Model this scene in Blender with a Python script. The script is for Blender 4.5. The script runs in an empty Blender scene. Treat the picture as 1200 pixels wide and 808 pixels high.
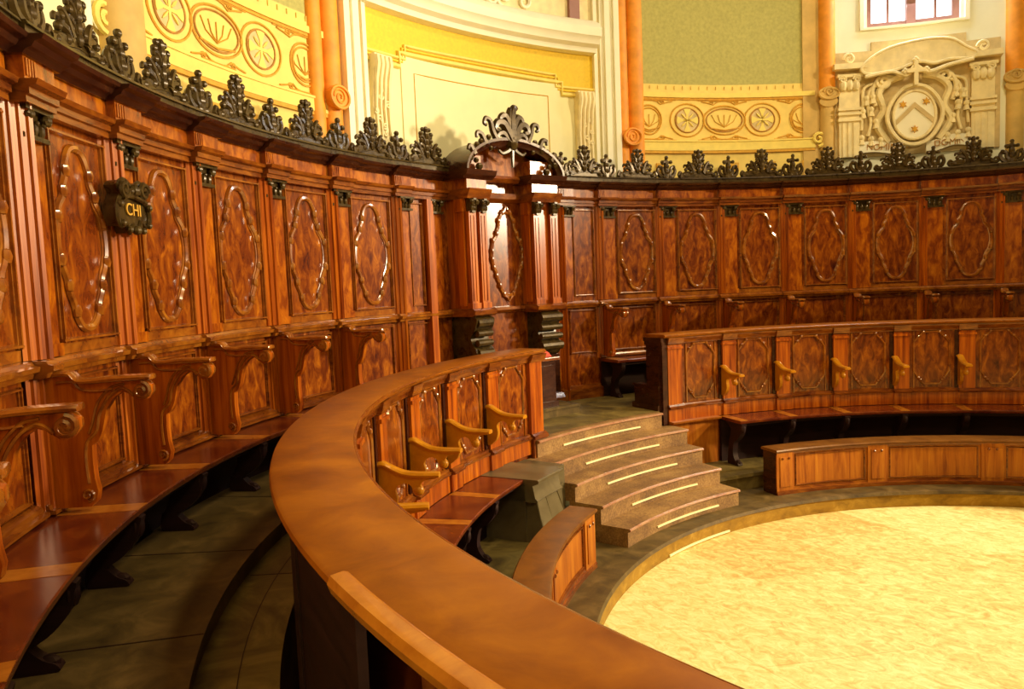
import bpy, math, random
from mathutils import Matrix, Vector
C = bpy.context.scene.collection
PI = math.pi
rnd = random.Random(7)

# ------------------------------------------------------------------ materials
def new_mat(name):
    m = bpy.data.materials.new(name); m.use_nodes = True
    nt = m.node_tree; b = nt.nodes['Principled BSDF']
    return m, nt, b
def ramp(nt, fac, cols):
    r = nt.nodes.new('ShaderNodeValToRGB')
    e = r.color_ramp.elements
    while len(e) < len(cols): e.new(0.5)
    for i, (p_, c) in enumerate(cols):
        e[i].position = p_; e[i].color = (c[0], c[1], c[2], 1)
    nt.links.new(fac, r.inputs[0]); return r
def wood(name, cols, scale=(3, 3, 3), detail=6, rough=(.2, .4), coat=.3, bump=.03, nscale=1.0, dist=.6, spec=.28):
    m, nt, b = new_mat(name); b.inputs['Specular IOR Level'].default_value = spec; b.inputs['Specular Tint'].default_value = (1, .72, .40, 1)
    tc = nt.nodes.new('ShaderNodeTexCoord'); oi = nt.nodes.new('ShaderNodeObjectInfo')
    off = nt.nodes.new('ShaderNodeVectorMath'); off.operation = 'SCALE'
    comb = nt.nodes.new('ShaderNodeCombineXYZ')
    for k in range(3): nt.links.new(oi.outputs['Random'], comb.inputs[k])
    nt.links.new(comb.outputs[0], off.inputs[0]); off.inputs['Scale'].default_value = 37.0
    add = nt.nodes.new('ShaderNodeVectorMath'); add.operation = 'ADD'
    nt.links.new(tc.outputs['Object'], add.inputs[0]); nt.links.new(off.outputs[0], add.inputs[1])
    mp = nt.nodes.new('ShaderNodeMapping'); mp.inputs['Scale'].default_value = scale
    nt.links.new(add.outputs[0], mp.inputs[0])
    n = nt.nodes.new('ShaderNodeTexNoise'); n.inputs['Scale'].default_value = nscale
    n.inputs['Detail'].default_value = detail; n.inputs['Distortion'].default_value = dist
    n.inputs['Roughness'].default_value = .62
    nt.links.new(mp.outputs[0], n.inputs['Vector'])
    r = ramp(nt, n.outputs['Fac'], cols); nt.links.new(r.outputs[0], b.inputs['Base Color'])
    mr = nt.nodes.new('ShaderNodeMapRange'); mr.inputs['To Min'].default_value = rough[0]; mr.inputs['To Max'].default_value = rough[1]
    nt.links.new(n.outputs['Fac'], mr.inputs['Value']); nt.links.new(mr.outputs[0], b.inputs['Roughness'])
    b.inputs['Coat Weight'].default_value = min(1, coat * .7); b.inputs['Coat Roughness'].default_value = .22
    if bump:
        bp = nt.nodes.new('ShaderNodeBump'); bp.inputs['Strength'].default_value = bump * 4; bp.inputs['Distance'].default_value = .01
        nt.links.new(n.outputs['Fac'], bp.inputs['Height']); nt.links.new(bp.outputs[0], b.inputs['Normal'])
    return m
def plain(name, col, rough=.6, var=.15, scale=6, metallic=0, coat=0, spec=.5):
    m, nt, b = new_mat(name)
    tc = nt.nodes.new('ShaderNodeTexCoord')
    n = nt.nodes.new('ShaderNodeTexNoise'); n.inputs['Scale'].default_value = scale; n.inputs['Detail'].default_value = 5
    nt.links.new(tc.outputs['Object'], n.inputs['Vector'])
    lo = [c * (1 - var) for c in col]; hi = [min(1, c * (1 + var)) for c in col]
    r = ramp(nt, n.outputs['Fac'], [(.3, lo), (.7, hi)]); nt.links.new(r.outputs[0], b.inputs['Base Color'])
    b.inputs['Roughness'].default_value = rough; b.inputs['Metallic'].default_value = metallic
    b.inputs['Coat Weight'].default_value = coat; b.inputs['Coat Roughness'].default_value = .15
    b.inputs['Specular IOR Level'].default_value = spec
    return m
M = {}
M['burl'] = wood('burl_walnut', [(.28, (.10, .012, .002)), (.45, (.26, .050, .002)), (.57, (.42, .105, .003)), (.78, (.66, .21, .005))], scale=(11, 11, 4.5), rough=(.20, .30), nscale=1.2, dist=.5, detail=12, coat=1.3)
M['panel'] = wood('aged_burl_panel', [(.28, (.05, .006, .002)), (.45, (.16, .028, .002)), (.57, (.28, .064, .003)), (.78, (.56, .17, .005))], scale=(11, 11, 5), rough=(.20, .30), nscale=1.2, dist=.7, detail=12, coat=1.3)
M['grain'] = wood('straight_walnut', [(.3, (.14, .016, .002)), (.5, (.38, .075, .003)), (.72, (.64, .17, .005))], scale=(22, 22, 1.2), rough=(.24, .38), nscale=1.0, dist=.4, coat=.8)
M['rail'] = wood('moulded_walnut', [(.3, (.08, .014, .004)), (.52, (.21, .052, .005)), (.75, (.36, .11, .008))], scale=(5, 5, 20), rough=(.14, .24), coat=.9)
M['polish'] = wood('polished_walnut_bead', [(.3, (.13, .028, .004)), (.52, (.30, .085, .006)), (.75, (.44, .16, .012))], scale=(8, 8, 8), rough=(.07, .14), coat=1.6, bump=.02, spec=.8)
M['nosing'] = wood('pale_highlight_nosing', [(.3, (.34, .13, .06)), (.7, (.55, .30, .16))], scale=(8, 8, 8), rough=(.18, .28), coat=1, spec=.6)  # pale tone puts the bright edge highlights of the steps into the colour
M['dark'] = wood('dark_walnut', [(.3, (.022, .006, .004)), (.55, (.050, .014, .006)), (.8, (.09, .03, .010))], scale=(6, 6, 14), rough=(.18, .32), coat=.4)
M['carve'] = wood('carved_dark_walnut', [(.3, (.020, .010, .003)), (.55, (.055, .032, .008)), (.8, (.11, .07, .02))], scale=(14, 14, 14), rough=(.22, .35), coat=.35, bump=.06)
M['under'] = wood('shade_dark_unpolished_walnut', [(.3, (.010, .004, .004)), (.7, (.030, .010, .010))], scale=(3, 3, 20), rough=(.5, .7), coat=0)  # near-black tone holds the shade under the benches; also used for board seams
M['cap'] = wood('polished_cap_walnut', [(.25, (.17, .038, .001)), (.5, (.29, .080, .002)), (.75, (.42, .135, .003))], scale=(6, 6, 6), rough=(.42, .5), coat=.12, nscale=.8, dist=.5)
M['bench'] = wood('bench_walnut', [(.3, (.075, .010, .006)), (.5, (.15, .026, .006)), (.75, (.26, .06, .008))], scale=(5, 5, 5), rough=(.16, .28), coat=.5, nscale=1.0)
M['benchseam'] = wood('bench_inlay', [(.3, (.35, .10, .01)), (.7, (.58, .21, .02))], scale=(9, 9, 9), rough=(.2, .3), coat=.4)
M['arm'] = wood('honey_arm_wood', [(.3, (.42, .15, .004)), (.6, (.56, .22, .006)), (.8, (.66, .29, .010))], scale=(8, 8, 8), rough=(.25, .35), coat=.4, bump=.01)
M['desk'] = wood('desk_front_walnut', [(.3, (.22, .045, .006)), (.5, (.42, .12, .010)), (.75, (.58, .21, .016))], scale=(18, 18, 1.5), rough=(.3, .4), coat=.2)
M['floorwood'] = wood('worn_floorboards', [(.3, (.065, .042, .015)), (.5, (.16, .110, .030)), (.7, (.28, .20, .055))], scale=(2.2, 2.2, 2.2), rough=(.5, .65), coat=0, nscale=1.3, dist=1.2)
M['platform'] = wood('worn_platform', [(.3, (.055, .034, .012)), (.5, (.11, .068, .020)), (.7, (.19, .115, .035))], scale=(5, 5, 5), rough=(.45, .6), coat=0)
M['riser'] = wood('curb_riser_wood', [(.3, (.20, .10, .012)), (.55, (.34, .18, .018)), (.75, (.50, .30, .05))], scale=(6, 6, 9), rough=(.45, .6), coat=0)
M['desktop'] = wood('brown_desk_top', [(.3, (.12, .040, .006)), (.7, (.24, .09, .012))], scale=(6, 6, 6), rough=(.3, .4), coat=.3)
M['pedestal'] = wood('grey_painted_wood', [(.3, (.085, .062, .025)), (.7, (.18, .135, .06))], scale=(3, 3, 3), rough=(.3, .45), coat=.2)
M['cream'] = plain('cream_plaster', (.86, .78, .42), .8, .04, 4)
M['white'] = plain('white_stucco', (.90, .84, .62), .75, .03, 5)
M['daywhite'] = plain('pale_alcove_plaster', (.86, .84, .62), .8, .04, 4)
M['gold'] = plain('golden_yellow_paint', (.78, .52, .02), .7, .08, 30)
M['goldl'] = plain('light_golden_paint', (.86, .66, .14), .7, .06, 12)
M['band'] = plain('yellow_ochre_band', (.84, .62, .16), .8, .07, 8)
M['ochre'] = plain('ochre_line_paint', (.66, .34, .03), .8, .15, 20)
M['ochred'] = plain('brown_ochre_paint', (.46, .22, .035), .8, .2, 20)
M['orange'] = plain('orange_marbling', (.80, .30, .015), .6, .18, 7)
M['orangeg'] = plain('pink_ochre_marbling', (.62, .40, .11), .7, .15, 6)
M['green'] = plain('grey_green_plaster', (.44, .40, .12), .9, .12, 25)
M['stucco'] = plain('stucco_relief', (.84, .70, .38), .7, .12, 9)
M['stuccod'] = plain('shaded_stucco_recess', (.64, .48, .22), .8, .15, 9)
M['strip'] = plain('pale_yellow_strip', (.95, .90, .45), .45, .03, 6)
M['red'] = plain('red_cushion_cloth', (.60, .07, .03), .8, .15, 12)
M['winframe'] = plain('mauve_brown_window_wood', (.30, .13, .10), .5, .1, 8)
M['metal'] = plain('dull_metal', (.45, .38, .25), .35, .1, 8, metallic=.8)
def emis(name, col, s):
    m, nt, b = new_mat(name)
    b.inputs['Base Color'].default_value = (.8, .8, .8, 1)
    b.inputs['Emission Color'].default_value = (*col, 1); b.inputs['Emission Strength'].default_value = s
    return m
M['daylight'] = emis('daylit_window_glass', (.93, .97, 1), 2.2)
def stepmat():
    m, nt, b = new_mat('brown_fleck_carpet')
    tc = nt.nodes.new('ShaderNodeTexCoord')
    n = nt.nodes.new('ShaderNodeTexNoise'); n.inputs['Scale'].default_value = 60; n.inputs['Detail'].default_value = 3
    n2 = nt.nodes.new('ShaderNodeTexNoise'); n2.inputs['Scale'].default_value = 4; n2.inputs['Detail'].default_value = 4
    nt.links.new(tc.outputs['Object'], n.inputs['Vector']); nt.links.new(tc.outputs['Object'], n2.inputs['Vector'])
    mx = nt.nodes.new('ShaderNodeMath'); mx.operation = 'MULTIPLY_ADD'; mx.inputs[1].default_value = .45; 
    nt.links.new(n.outputs['Fac'], mx.inputs[0]); 
    m2 = nt.nodes.new('ShaderNodeMath'); m2.operation = 'MULTIPLY'; m2.inputs[1].default_value = .55
    nt.links.new(n2.outputs['Fac'], m2.inputs[0]); nt.links.new(m2.outputs[0], mx.inputs[2])
    r = ramp(nt, mx.outputs[0], [(.35, (.14, .062, .015)), (.5, (.26, .128, .03)), (.65, (.42, .23, .06))])
    nt.links.new(r.outputs[0], b.inputs['Base Color']); b.inputs['Roughness'].default_value = .75
    return m
M['carpet'] = stepmat()
def floormat():
    m, nt, b = new_mat('yellow_marble_floor')
    L = nt.links.new
    tc = nt.nodes.new('ShaderNodeTexCoord')
    mp = nt.nodes.new('ShaderNodeMapping'); mp.inputs['Rotation'].default_value = (0, 0, math.radians(28)); mp.inputs['Scale'].default_value = (1, 1.5, 1)
    L(tc.outputs['Object'], mp.inputs[0])
    n = nt.nodes.new('ShaderNodeTexNoise'); n.inputs['Scale'].default_value = 9; n.inputs['Detail'].default_value = 9; n.inputs['Roughness'].default_value = .7; n.inputs['Distortion'].default_value = 1.2
    L(mp.outputs[0], n.inputs['Vector'])
    n2 = nt.nodes.new('ShaderNodeTexNoise'); n2.inputs['Scale'].default_value = 1.1; n2.inputs['Detail'].default_value = 3
    L(mp.outputs[0], n2.inputs['Vector'])
    br = nt.nodes.new('ShaderNodeTexBrick'); br.inputs['Scale'].default_value = 1.0; br.offset = .37; br.squash = 1
    br.inputs['Brick Width'].default_value = 2.3; br.inputs['Row Height'].default_value = 1.35; br.inputs['Mortar Size'].default_value = .004
    br.inputs['Color1'].default_value = (.30, .30, .30, 1); br.inputs['Color2'].default_value = (.72, .72, .72, 1); br.inputs['Mortar'].default_value = (.3, .3, .3, 1)
    L(mp.outputs[0], br.inputs['Vector'])
    a = nt.nodes.new('ShaderNodeMath'); a.operation = 'MULTIPLY_ADD'; a.inputs[1].default_value = .62
    L(n.outputs['Fac'], a.inputs[0])
    c = nt.nodes.new('ShaderNodeMath'); c.operation = 'MULTIPLY'; c.inputs[1].default_value = .24
    L(br.outputs['Color'], c.inputs[0]); 
    d = nt.nodes.new('ShaderNodeMath'); d.operation = 'MULTIPLY_ADD'; d.inputs[1].default_value = .05
    L(n2.outputs['Fac'], d.inputs[0]); L(c.outputs[0], d.inputs[2]); L(d.outputs[0], a.inputs[2])
    r = ramp(nt, a.outputs[0], [(.36, (.66, .40, .09)), (.46, (.84, .66, .22)), (.55, (.92, .83, .36)), (.68, (.97, .92, .52))])
    L(r.outputs[0], b.inputs['Base Color']); b.inputs['Roughness'].default_value = .5
    return m
M['marble'] = floormat()

# ------------------------------------------------------------------ mesh builder
# polar frame: a point (R, a, z): radius about the choir's centre, angle a relative to the thing's own bearing, world height
class MB:
    def __init__(s, R0=0., Z0=0.): s.v = []; s.f = []; s.R0 = R0; s.Z0 = Z0
    def p(s, R, a, z):
        s.v.append((R * math.cos(a) - s.R0, R * math.sin(a), z - s.Z0)); return len(s.v) - 1
    def sweep(s, prof, a0, a1, n=None, closed=True, caps=True):
        if n is None: n = max(1, int(abs(a1 - a0) / .03 + .5))
        k = len(prof); base = len(s.v)
        for i in range(n + 1):
            a = a0 + (a1 - a0) * i / n
            for R, z in prof: s.p(R, a, z)
        for i in range(n):
            for j in range(k if closed else k - 1):
                j2 = (j + 1) % k
                A = base + i * k
                s.f.append((A + j, A + j2, A + k + j2, A + k + j))
        if closed and caps:
            s.f.append(tuple(base + j for j in range(k))[::-1]); s.f.append(tuple(base + n * k + j for j in range(k)))
        return s
    def box(s, R1, R2, a0, a1, z0, z1, n=None):
        return s.sweep([(R1, z0), (R2, z0), (R2, z1), (R1, z1)], a0, a1, n)
    def pts(s, P): # polar list -> local vectors
        return [Vector((R * math.cos(a) - s.R0, R * math.sin(a), z - s.Z0)) for R, a, z in P]
    def tubev(s, V, rad, ns=6, closed=False, flat=None):
        n = len(V)
        if not hasattr(rad, '__len__'): rad = [rad] * n
        base = len(s.v); up = Vector((1, 0, 0)) if flat is None else flat
        prev = None
        for i in range(n):
            t = (V[(i + 1) % n] - V[i - 1]) if closed else (V[min(i + 1, n - 1)] - V[max(i - 1, 0)])
            if t.length < 1e-9: t = Vector((0, 0, 1))
            t.normalize()
            b = t.cross(up)
            if b.length < .05: b = prev if prev is not None else t.orthogonal()
            b = b.normalized(); nn = b.cross(t).normalized(); prev = b
            for j in range(ns):
                q = 2 * PI * j / ns
                w = V[i] + (b * math.cos(q) + nn * math.sin(q)) * rad[i]
                s.v.append(tuple(w))
        m = n if closed else n - 1
        for i in range(m):
            A = base + i * ns; B = base + ((i + 1) % n) * ns
            for j in range(ns):
                j2 = (j + 1) % ns; s.f.append((A + j, A + j2, B + j2, B + j))
        if not closed:
            s.f.append(tuple(base + j for j in range(ns))[::-1]); s.f.append(tuple(base + (n - 1) * ns + j for j in range(ns)))
        return s
    def tube(s, P, rad, ns=6, closed=False): return s.tubev(s.pts(P), rad, ns, closed)
    def plate(s, out, ac, th): # outline in (R,z), thickness th across the bearing
        k = len(out); base = len(s.v)
        for sg in (-1, 1):
            for R, z in out: s.v.append((R * math.cos(ac) - s.R0 - sg * th / 2 * math.sin(ac), R * math.sin(ac) + sg * th / 2 * math.cos(ac), z - s.Z0))
        s.f.append(tuple(base + j for j in range(k))); s.f.append(tuple(base + k + j for j in range(k))[::-1])
        for j in range(k):
            j2 = (j + 1) % k; s.f.append((base + j, base + k + j, base + k + j2, base + j2))
        return s
    def face(s, out, R1, R2): # outline in (a,z), from radius R1 to R2
        k = len(out); base = len(s.v)
        for R in (R1, R2):
            for a, z in out: s.p(R, a, z)
        s.f.append(tuple(base + j for j in range(k))); s.f.append(tuple(base + k + j for j in range(k))[::-1])
        for j in range(k):
            j2 = (j + 1) % k; s.f.append((base + j, base + k + j, base + k + j2, base + j2))
        return s
    def prism(s, out, z0, z1): # outline in (R, a) raised from z0 to z1
        k = len(out); base = len(s.v)
        for z in (z0, z1):
            for R, a in out: s.p(R, a, z)
        s.f.append(tuple(base + j for j in range(k))); s.f.append(tuple(base + k + j for j in range(k))[::-1])
        for j in range(k):
            j2 = (j + 1) % k; s.f.append((base + j, base + k + j, base + k + j2, base + j2))
        return s
    def ball(s, R, a, z, r, sc=(1, 1, 1), nu=8, nv=5):
        c = s.pts([(R, a, z)])[0]; ca, sa = math.cos(a), math.sin(a); base = len(s.v)
        for i in range(nv + 1):
            ph = PI * i / nv
            for j in range(nu):
                q = 2 * PI * j / nu
                x, y, zz = r * sc[0] * math.sin(ph) * math.cos(q), r * sc[1] * math.sin(ph) * math.sin(q), r * sc[2] * math.cos(ph)
                s.v.append((c.x + x * ca - y * sa, c.y + x * sa + y * ca, c.z + zz))
        for i in range(nv):
            for j in range(nu):
                j2 = (j + 1) % nu; A = base + i * nu
                s.f.append((A + j, A + nu + j, A + nu + j2, A + j2))
        return s
    def build(s, name, mat, parent=None, smooth=.6):
        me = bpy.data.meshes.new(name); me.from_pydata(s.v, [], s.f); me.validate(verbose=False)
        import bmesh
        bm = bmesh.new(); bm.from_mesh(me); bmesh.ops.remove_doubles(bm, verts=bm.verts, dist=1e-6)
        bmesh.ops.recalc_face_normals(bm, faces=bm.faces); bm.to_mesh(me); bm.free()
        me.materials.append(M[mat])
        for q in me.polygons: q.use_smooth = True
        me.set_sharp_from_angle(angle=smooth)
        o = bpy.data.objects.new(name, me); C.objects.link(o)
        if parent is not None: o.parent = parent
        return o
def cat(P, n=6, closed=True): # Catmull-Rom through 2-D or 3-D tuples
    out = []; k = len(P); m = k if closed else k - 1
    for i in range(m):
        if closed: p0, p1, p2, p3 = P[i - 1], P[i], P[(i + 1) % k], P[(i + 2) % k]
        else: p0, p1, p2, p3 = P[max(i - 1, 0)], P[i], P[i + 1], P[min(i + 2, k - 1)]
        for j in range(n):
            t = j / n
            out.append(tuple(.5 * ((2 * b) + (-a + c) * t + (2 * a - 5 * b + 4 * c - d) * t * t + (-a + 3 * b - 3 * c + d) * t ** 3) for a, b, c, d in zip(p0, p1, p2, p3)))
    if not closed: out.append(tuple(P[-1]))
    return out
def empty(name, base, R0, Z0, label=None, category=None, group=None):
    o = bpy.data.objects.new(name, None); C.objects.link(o); o.empty_display_size = .1
    o.location = (R0 * math.cos(base), R0 * math.sin(base), Z0); o.rotation_euler = (0, 0, base)
    tag(o, label, category, group); return o
def tag(o, label=None, category=None, group=None):
    if label: o['label'] = label
    if category: o['category'] = category
    if group: o['group'] = group
def structure(o): o['kind'] = 'structure'; return o
def dup(root, base, R0, Z0, label):
    r = root.copy(); C.objects.link(r)
    r.location = (R0 * math.cos(base), R0 * math.sin(base), Z0); r.rotation_euler = (0, 0, base); r['label'] = label
    for ch in list(root.children):
        c = ch.copy(); C.objects.link(c); c.parent = r
        for g in list(ch.children):
            d = g.copy(); C.objects.link(d); d.parent = c
    return r

# ------------------------------------------------------------------ measured layout
DL = -.1438; OL = 3.992; OR = 2.7816           # upper bays
DR = -.147; O2L = 3.3877; O2R = 2.6554         # lower bays
ZP, ZT, ZU = .1555, .3155, .9555               # platform, lower tier floor, upper floor
ZF = 1.055                                      # footpace of the left upper tier
RW = 6.33                                       # church wall
AC = 3.025                                      # bearing of the arched bay
SR = [3.612, 3.8635, 4.1135, 4.3408, 4.5656]
ST0, ST1 = 2.805, 3.258
A0, A1 = 1.25, 5.05                             # extent of the choir rings

# ------------------------------------------------------------------ floors and shell
o = MB(); 
n = 96
for i in range(n): o.v.append((9 * math.cos(2 * PI * i / n), 9 * math.sin(2 * PI * i / n), 0))
o.f.append(tuple(range(n)))
b = len(o.v)
for i in range(n): o.v.append((9 * math.cos(2 * PI * i / n), 9 * math.sin(2 * PI * i / n), -.1))
o.f.append(tuple(b + i for i in range(n))[::-1])
for i in range(n): o.f.append((i, b + i, b + (i + 1) % n, (i + 1) % n))
structure(o.build('floor', 'marble'))
o = MB(); o.sweep([(3.4236, ZP - .03), (3.4336, ZP - .002), (3.445, ZP), (4.06, ZP), (4.06, .002), (3.46, .002), (3.445, .12)], A0, A1)
structure(o.build('trim_1', 'platform'))
o = MB(); o.sweep([(3.438, .001), (3.452, .001), (3.452, ZP - .035), (3.438, ZP - .035)], A0, A1)
structure(o.build('trim_2', 'riser'))
for i, (a, b_) in enumerate([(A0, ST0), (ST1, A1)]):
    o = MB(); o.sweep([(4.01, ZT - .03), (4.02, ZT), (4.98, ZT), (4.98, .002), (4.03, .002), (4.03, ZT - .03)], a, b_)
    structure(o.build('trim_%d' % (3 + i), 'floorwood'))
o = MB()
o.sweep([(4.93, .31), (4.93, ZU), (6.3, ZU), (6.3, .31)], A0, 2.83)
o.sweep([(4.93, .31), (4.93, ZU), (6.3, ZU), (6.3, .31)], 3.21, A1)
o.sweep([(4.66, .31), (4.66, ZU), (6.3, ZU), (6.3, .31)], 2.83, 3.21)
structure(o.build('trim_5', 'floorwood'))
# footpace
o = MB(); o.sweep([(5.24, ZU), (5.24, ZF - .03), (5.225, ZF - .025), (5.225, ZF), (6.05, ZF), (6.05, ZU)], 2.957, A1)
ft = structure(o.build('trim_6', 'platform'))
# boards laid along the upper walk
o = MB()
for k in range(6): o.box(4.93, 5.222, 3.42 + k * .26, 3.42 + k * .26 + .0015, ZU, ZU + .0015, 1)
o.sweep([(5.08, ZU), (5.08, ZU + .0015), (5.084, ZU + .0015), (5.084, ZU)], 3.3, A1)
for k in range(8): o.box(5.226, 5.9, 3.35 + k * .19, 3.35 + k * .19 + .0015, ZF, ZF + .0015, 1)
structure(o.build('trim_7', 'under'))
# church wall
o = MB(); o.sweep([(RW + .04, 0), (RW + .4, 0), (RW + .4, 3.0), (RW + .04, 3.0)], 1.2, 5.15)
structure(o.build('wall_lower', 'cream'))

def wallseg(name, mat, a0, a1, z0, z1, R=RW, th=.3):
    o = MB(); o.box(R, R + th, a0, a1, z0, z1); return structure(o.build(name, mat))
TOP = 7.2
# painted bays: left of the niche and right of it, mirrored about 3.0165
NC = 3.0165
def mir(a): return 2 * NC - a
tn = [8]
def tname():
    tn[0] += 1; return 'trim_%d' % tn[0]
# wall field
wallseg('wall_back', 'cream', NC - .285, NC + .285, 3.0, 4.72)
wallseg('wall_niche', 'gold', NC - .285, NC + .285, 4.72, 5.25)
wallseg('wall_attic', 'stucco', NC - .285, NC + .285, 5.25, TOP)
wallseg('wall_right', 'band', 2.27, NC - .285, 3.0, 4.87)
wallseg('wall_right_upper', 'green', 2.27, NC - .285, 4.87, TOP)
wallseg('wall_left', 'band', NC + .285, 3.76, 3.0, 4.87)
wallseg('wall_left_upper', 'green', NC + .285, 3.76, 4.87, TOP)
wallseg('wall_side', 'cream', 3.76, 5.15, 3.0, TOP)
wallseg('wall_alcove', 'daywhite', 1.2, 2.27, 3.0, 5.53)
wallseg('wall_alcove_left', 'daywhite', 2.165, 2.27, 5.53, TOP)
wallseg('wall_alcove_right', 'daywhite', 1.2, 1.99, 5.53, TOP)
wallseg('wall_alcove_top', 'daywhite', 1.99, 2.165, 6.9, TOP)

def column(a, r, mat, z0=3.0, z1=TOP, R=RW, name=None, scroll=None):
    o = MB(); V = []
    c = (R - 0) ; n = 14
    base = len(o.v)
    for z in (z0, z1):
        for j in range(n + 1):
            q = PI * j / n
            rr = R - r * math.sin(q) * .8; t = r * math.cos(q)
            o.p(rr, a + t / R, z)
    for j in range(n): o.f.append((j, j + 1, n + 1 + j + 1, n + 1 + j))
    o.f.append(tuple(range(n + 1))); o.f.append(tuple(range(n + 1, 2 * n + 2))[::-1])
    return structure(o.build(name or tname(), mat))
# orange columns, each with a curled foot
def spiral(R, a, z, r, turns=1.6, sg=1, start=0, n=22):
    P = []
    for i in range(n):
        t = i / (n - 1); q = start + sg * turns * 2 * PI * t; rr = r * (1 - .82 * t)
        P.append((R, a + rr * math.cos(q) / R, z + rr * math.sin(q)))
    return P
for a in (NC + .343, NC - .343):
    column(a - .012, .105, 'orange'); column(a + .020, .085, 'orange')
for a in (2.246, 1.895): column(a, .11, 'orange', z0=4.72)
for a in (2.246, 1.895): column(a, .10, 'orangeg', z1=4.72)
column(3.74, .19, 'orangeg'); column(3.79, .05, 'white')
def scrollfoot(a, z, r, mat='orange', R=RW - .13):
    o = MB()
    ring = [(R, a + r * math.cos(q) / R * 1.2, z + r * math.sin(q)) for q in [2 * PI * k / 20 for k in range(20)]]
    o.tube(ring, r * .16, 6, True); o.tube(spiral(R, a, z, r * .8), r * .1, 5)
    o.face([(a + r * 1.1 * math.cos(q) / R, z + r * math.sin(q)) for q in [2 * PI * k / 20 for k in range(20)]], R + .005, R + .12)
    return structure(o.build(tname(), mat))
scrollfoot(NC + .335, 4.17, .10); scrollfoot(NC - .335, 4.17, .10)
for a in (2.246, 1.895):
    o = MB(); Rr = RW - .1
    out = [(a + .13 * math.cos(q) / RW, 4.70 + .07 * math.sin(q)) for q in [2 * PI * k / 20 for k in range(20)]]
    o.face(out, Rr, RW); o.tube([(Rr, x, z) for x, z in out], .016, 6, True); o.tube(spiral(Rr - .01, a, 4.72, .07), .01, 5)
    out = [(a + .12 * math.cos(q) / RW, 4.60 + .07 * math.sin(q)) for q in [2 * PI * k / 20 for k in range(20)]]
    o.face(out, Rr + .01, RW)
    structure(o.build(tname(), 'orangeg'))
# painted frieze band with rosettes
def band(s):
    # s=+1 left, -1 right ; local coordinate t from niche side outwards
    def A(t): return NC + s * (.38 + t)
    R = RW
    w = .365
    def seg(mat, z0, z1, d, t0=-.04, t1=w):
        o = MB(); a, b_ = sorted((A(t0), A(t1))); o.box(R - d, R + .01, a, b_, z0, z1); structure(o.build(tname(), mat))
    seg('goldl', 4.02, 4.13, .035); seg('ochre', 3.985, 4.02, .03); seg('goldl', 4.70, 4.76, .03); seg('ochre', 4.675, 4.70, .015); seg('goldl', 4.13, 4.15, .045)
    o = MB()   # little battlement row
    k = 0; t = -.03
    while t < w - .01:
        a, b_ = sorted((A(t), A(t + .009))); o.box(R - .012, R + .01, a, b_, 4.80, 4.85, 1); t += .0185
    o.box(R - .012, R + .01, *sorted((A(-.04), A(w))), 4.76, 4.80)
    structure(o.build(tname(), 'band'))
    zc = 4.415; Rr = R - .006
    lines = MB(); dk = MB(); lt = MB()
    def ell(m, tc, zc, rt, rz, r, n=28):
        m.tube([(Rr, A(tc + rt * math.cos(2 * PI * k / n)), zc + rz * math.sin(2 * PI * k / n)) for k in range(n)], r, 5, True)
    for tc in (.090, .255):
        ell(dk, tc, zc, .0265, .155, .010); ell(lines, tc, zc, .038, .21, .010)
        # pink ground and the cross
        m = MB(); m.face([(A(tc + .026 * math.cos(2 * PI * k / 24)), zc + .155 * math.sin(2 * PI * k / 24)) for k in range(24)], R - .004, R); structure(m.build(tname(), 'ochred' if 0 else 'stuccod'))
        for q in range(4):
            an = q * PI / 2
            P = []
            for (l, hw) in ((0, .012), (.07, .014), (.11, .035), (.14, .05), (.15, .02)):
                P.append((l, hw))
            out = [(l, hw) for l, hw in P] + [(l, -hw) for l, hw in P[::-1]]
            lt.face([(A(tc + (l * math.cos(an) - h * math.sin(an)) / R), zc + l * math.sin(an) + h * math.cos(an)) for l, h in out], R - .012, R)
            an += PI / 4
            lt.tube([(R - .01, A(tc + l * math.cos(an) / R), zc + l * math.sin(an)) for l in (.03, .08, .12)], [.006, .014, .004], 5)
        for sg in (1, -1):
            for k in (1, -1):
                c = tc + k * .055
                lines.tube([(Rr, A(c + k * x), zc + sg * z) for x, z in ((-.022, .24), (-.01, .225), (.004, .20), (.012, .235), (.024, .25))], .008, 5)
                lines.tube(spiral(Rr, A(c), zc + sg * .225, .03), .006, 5)
                lines.tube([(Rr, A(c + x), zc + sg * .255) for x in (-.03, 0, .03)], .006, 5)
    for tc, rt in ((.1725, .046), (.004, .028), (.341, .026)):
        ell(lines, tc, zc, rt, .185, .011); ell(dk if tc == .1725 else lines, tc, zc, rt * .86, .15, .009)
        for k in range(5):
            lines.tube([(Rr, A(tc), zc - .09), (Rr, A(tc + (k - 2) * .010), zc - .02), (Rr, A(tc + (k - 2) * .014), zc + .07)], .005, 4)
        lines.tube([(Rr, A(tc - rt * .7), zc - .10), (Rr, A(tc), zc - .13), (Rr, A(tc + rt * .7), zc - .10)], .010, 5)
        lines.tube([(Rr, A(tc - .03), zc + .25), (Rr, A(tc + .03), zc + .25)], .010, 4)
        lines.tube([(Rr, A(tc - .03), zc - .25), (Rr, A(tc + .03), zc - .25)], .012, 4)
    structure(lines.build(tname(), 'ochre')); structure(dk.build(tname(), 'ochred')); structure(lt.build(tname(), 'goldl'))
    # curled end of the lower moulding
    o = MB(); o.tube(spiral(R - .04, A(w + .006), 4.13, .10, 1.5, s, -PI / 2), .022, 6); structure(o.build(tname(), 'goldl'))
    o = MB(); a, b_ = sorted((A(-.06), A(w))); 
    for k in range(5):
        c = A(.03 + k * .08); o.box(R - .02, R, c - .012, c + .012, 3.75, 3.86, 2)
    structure(o.build(tname(), 'ochre'))
band(1); band(-1)
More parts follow.
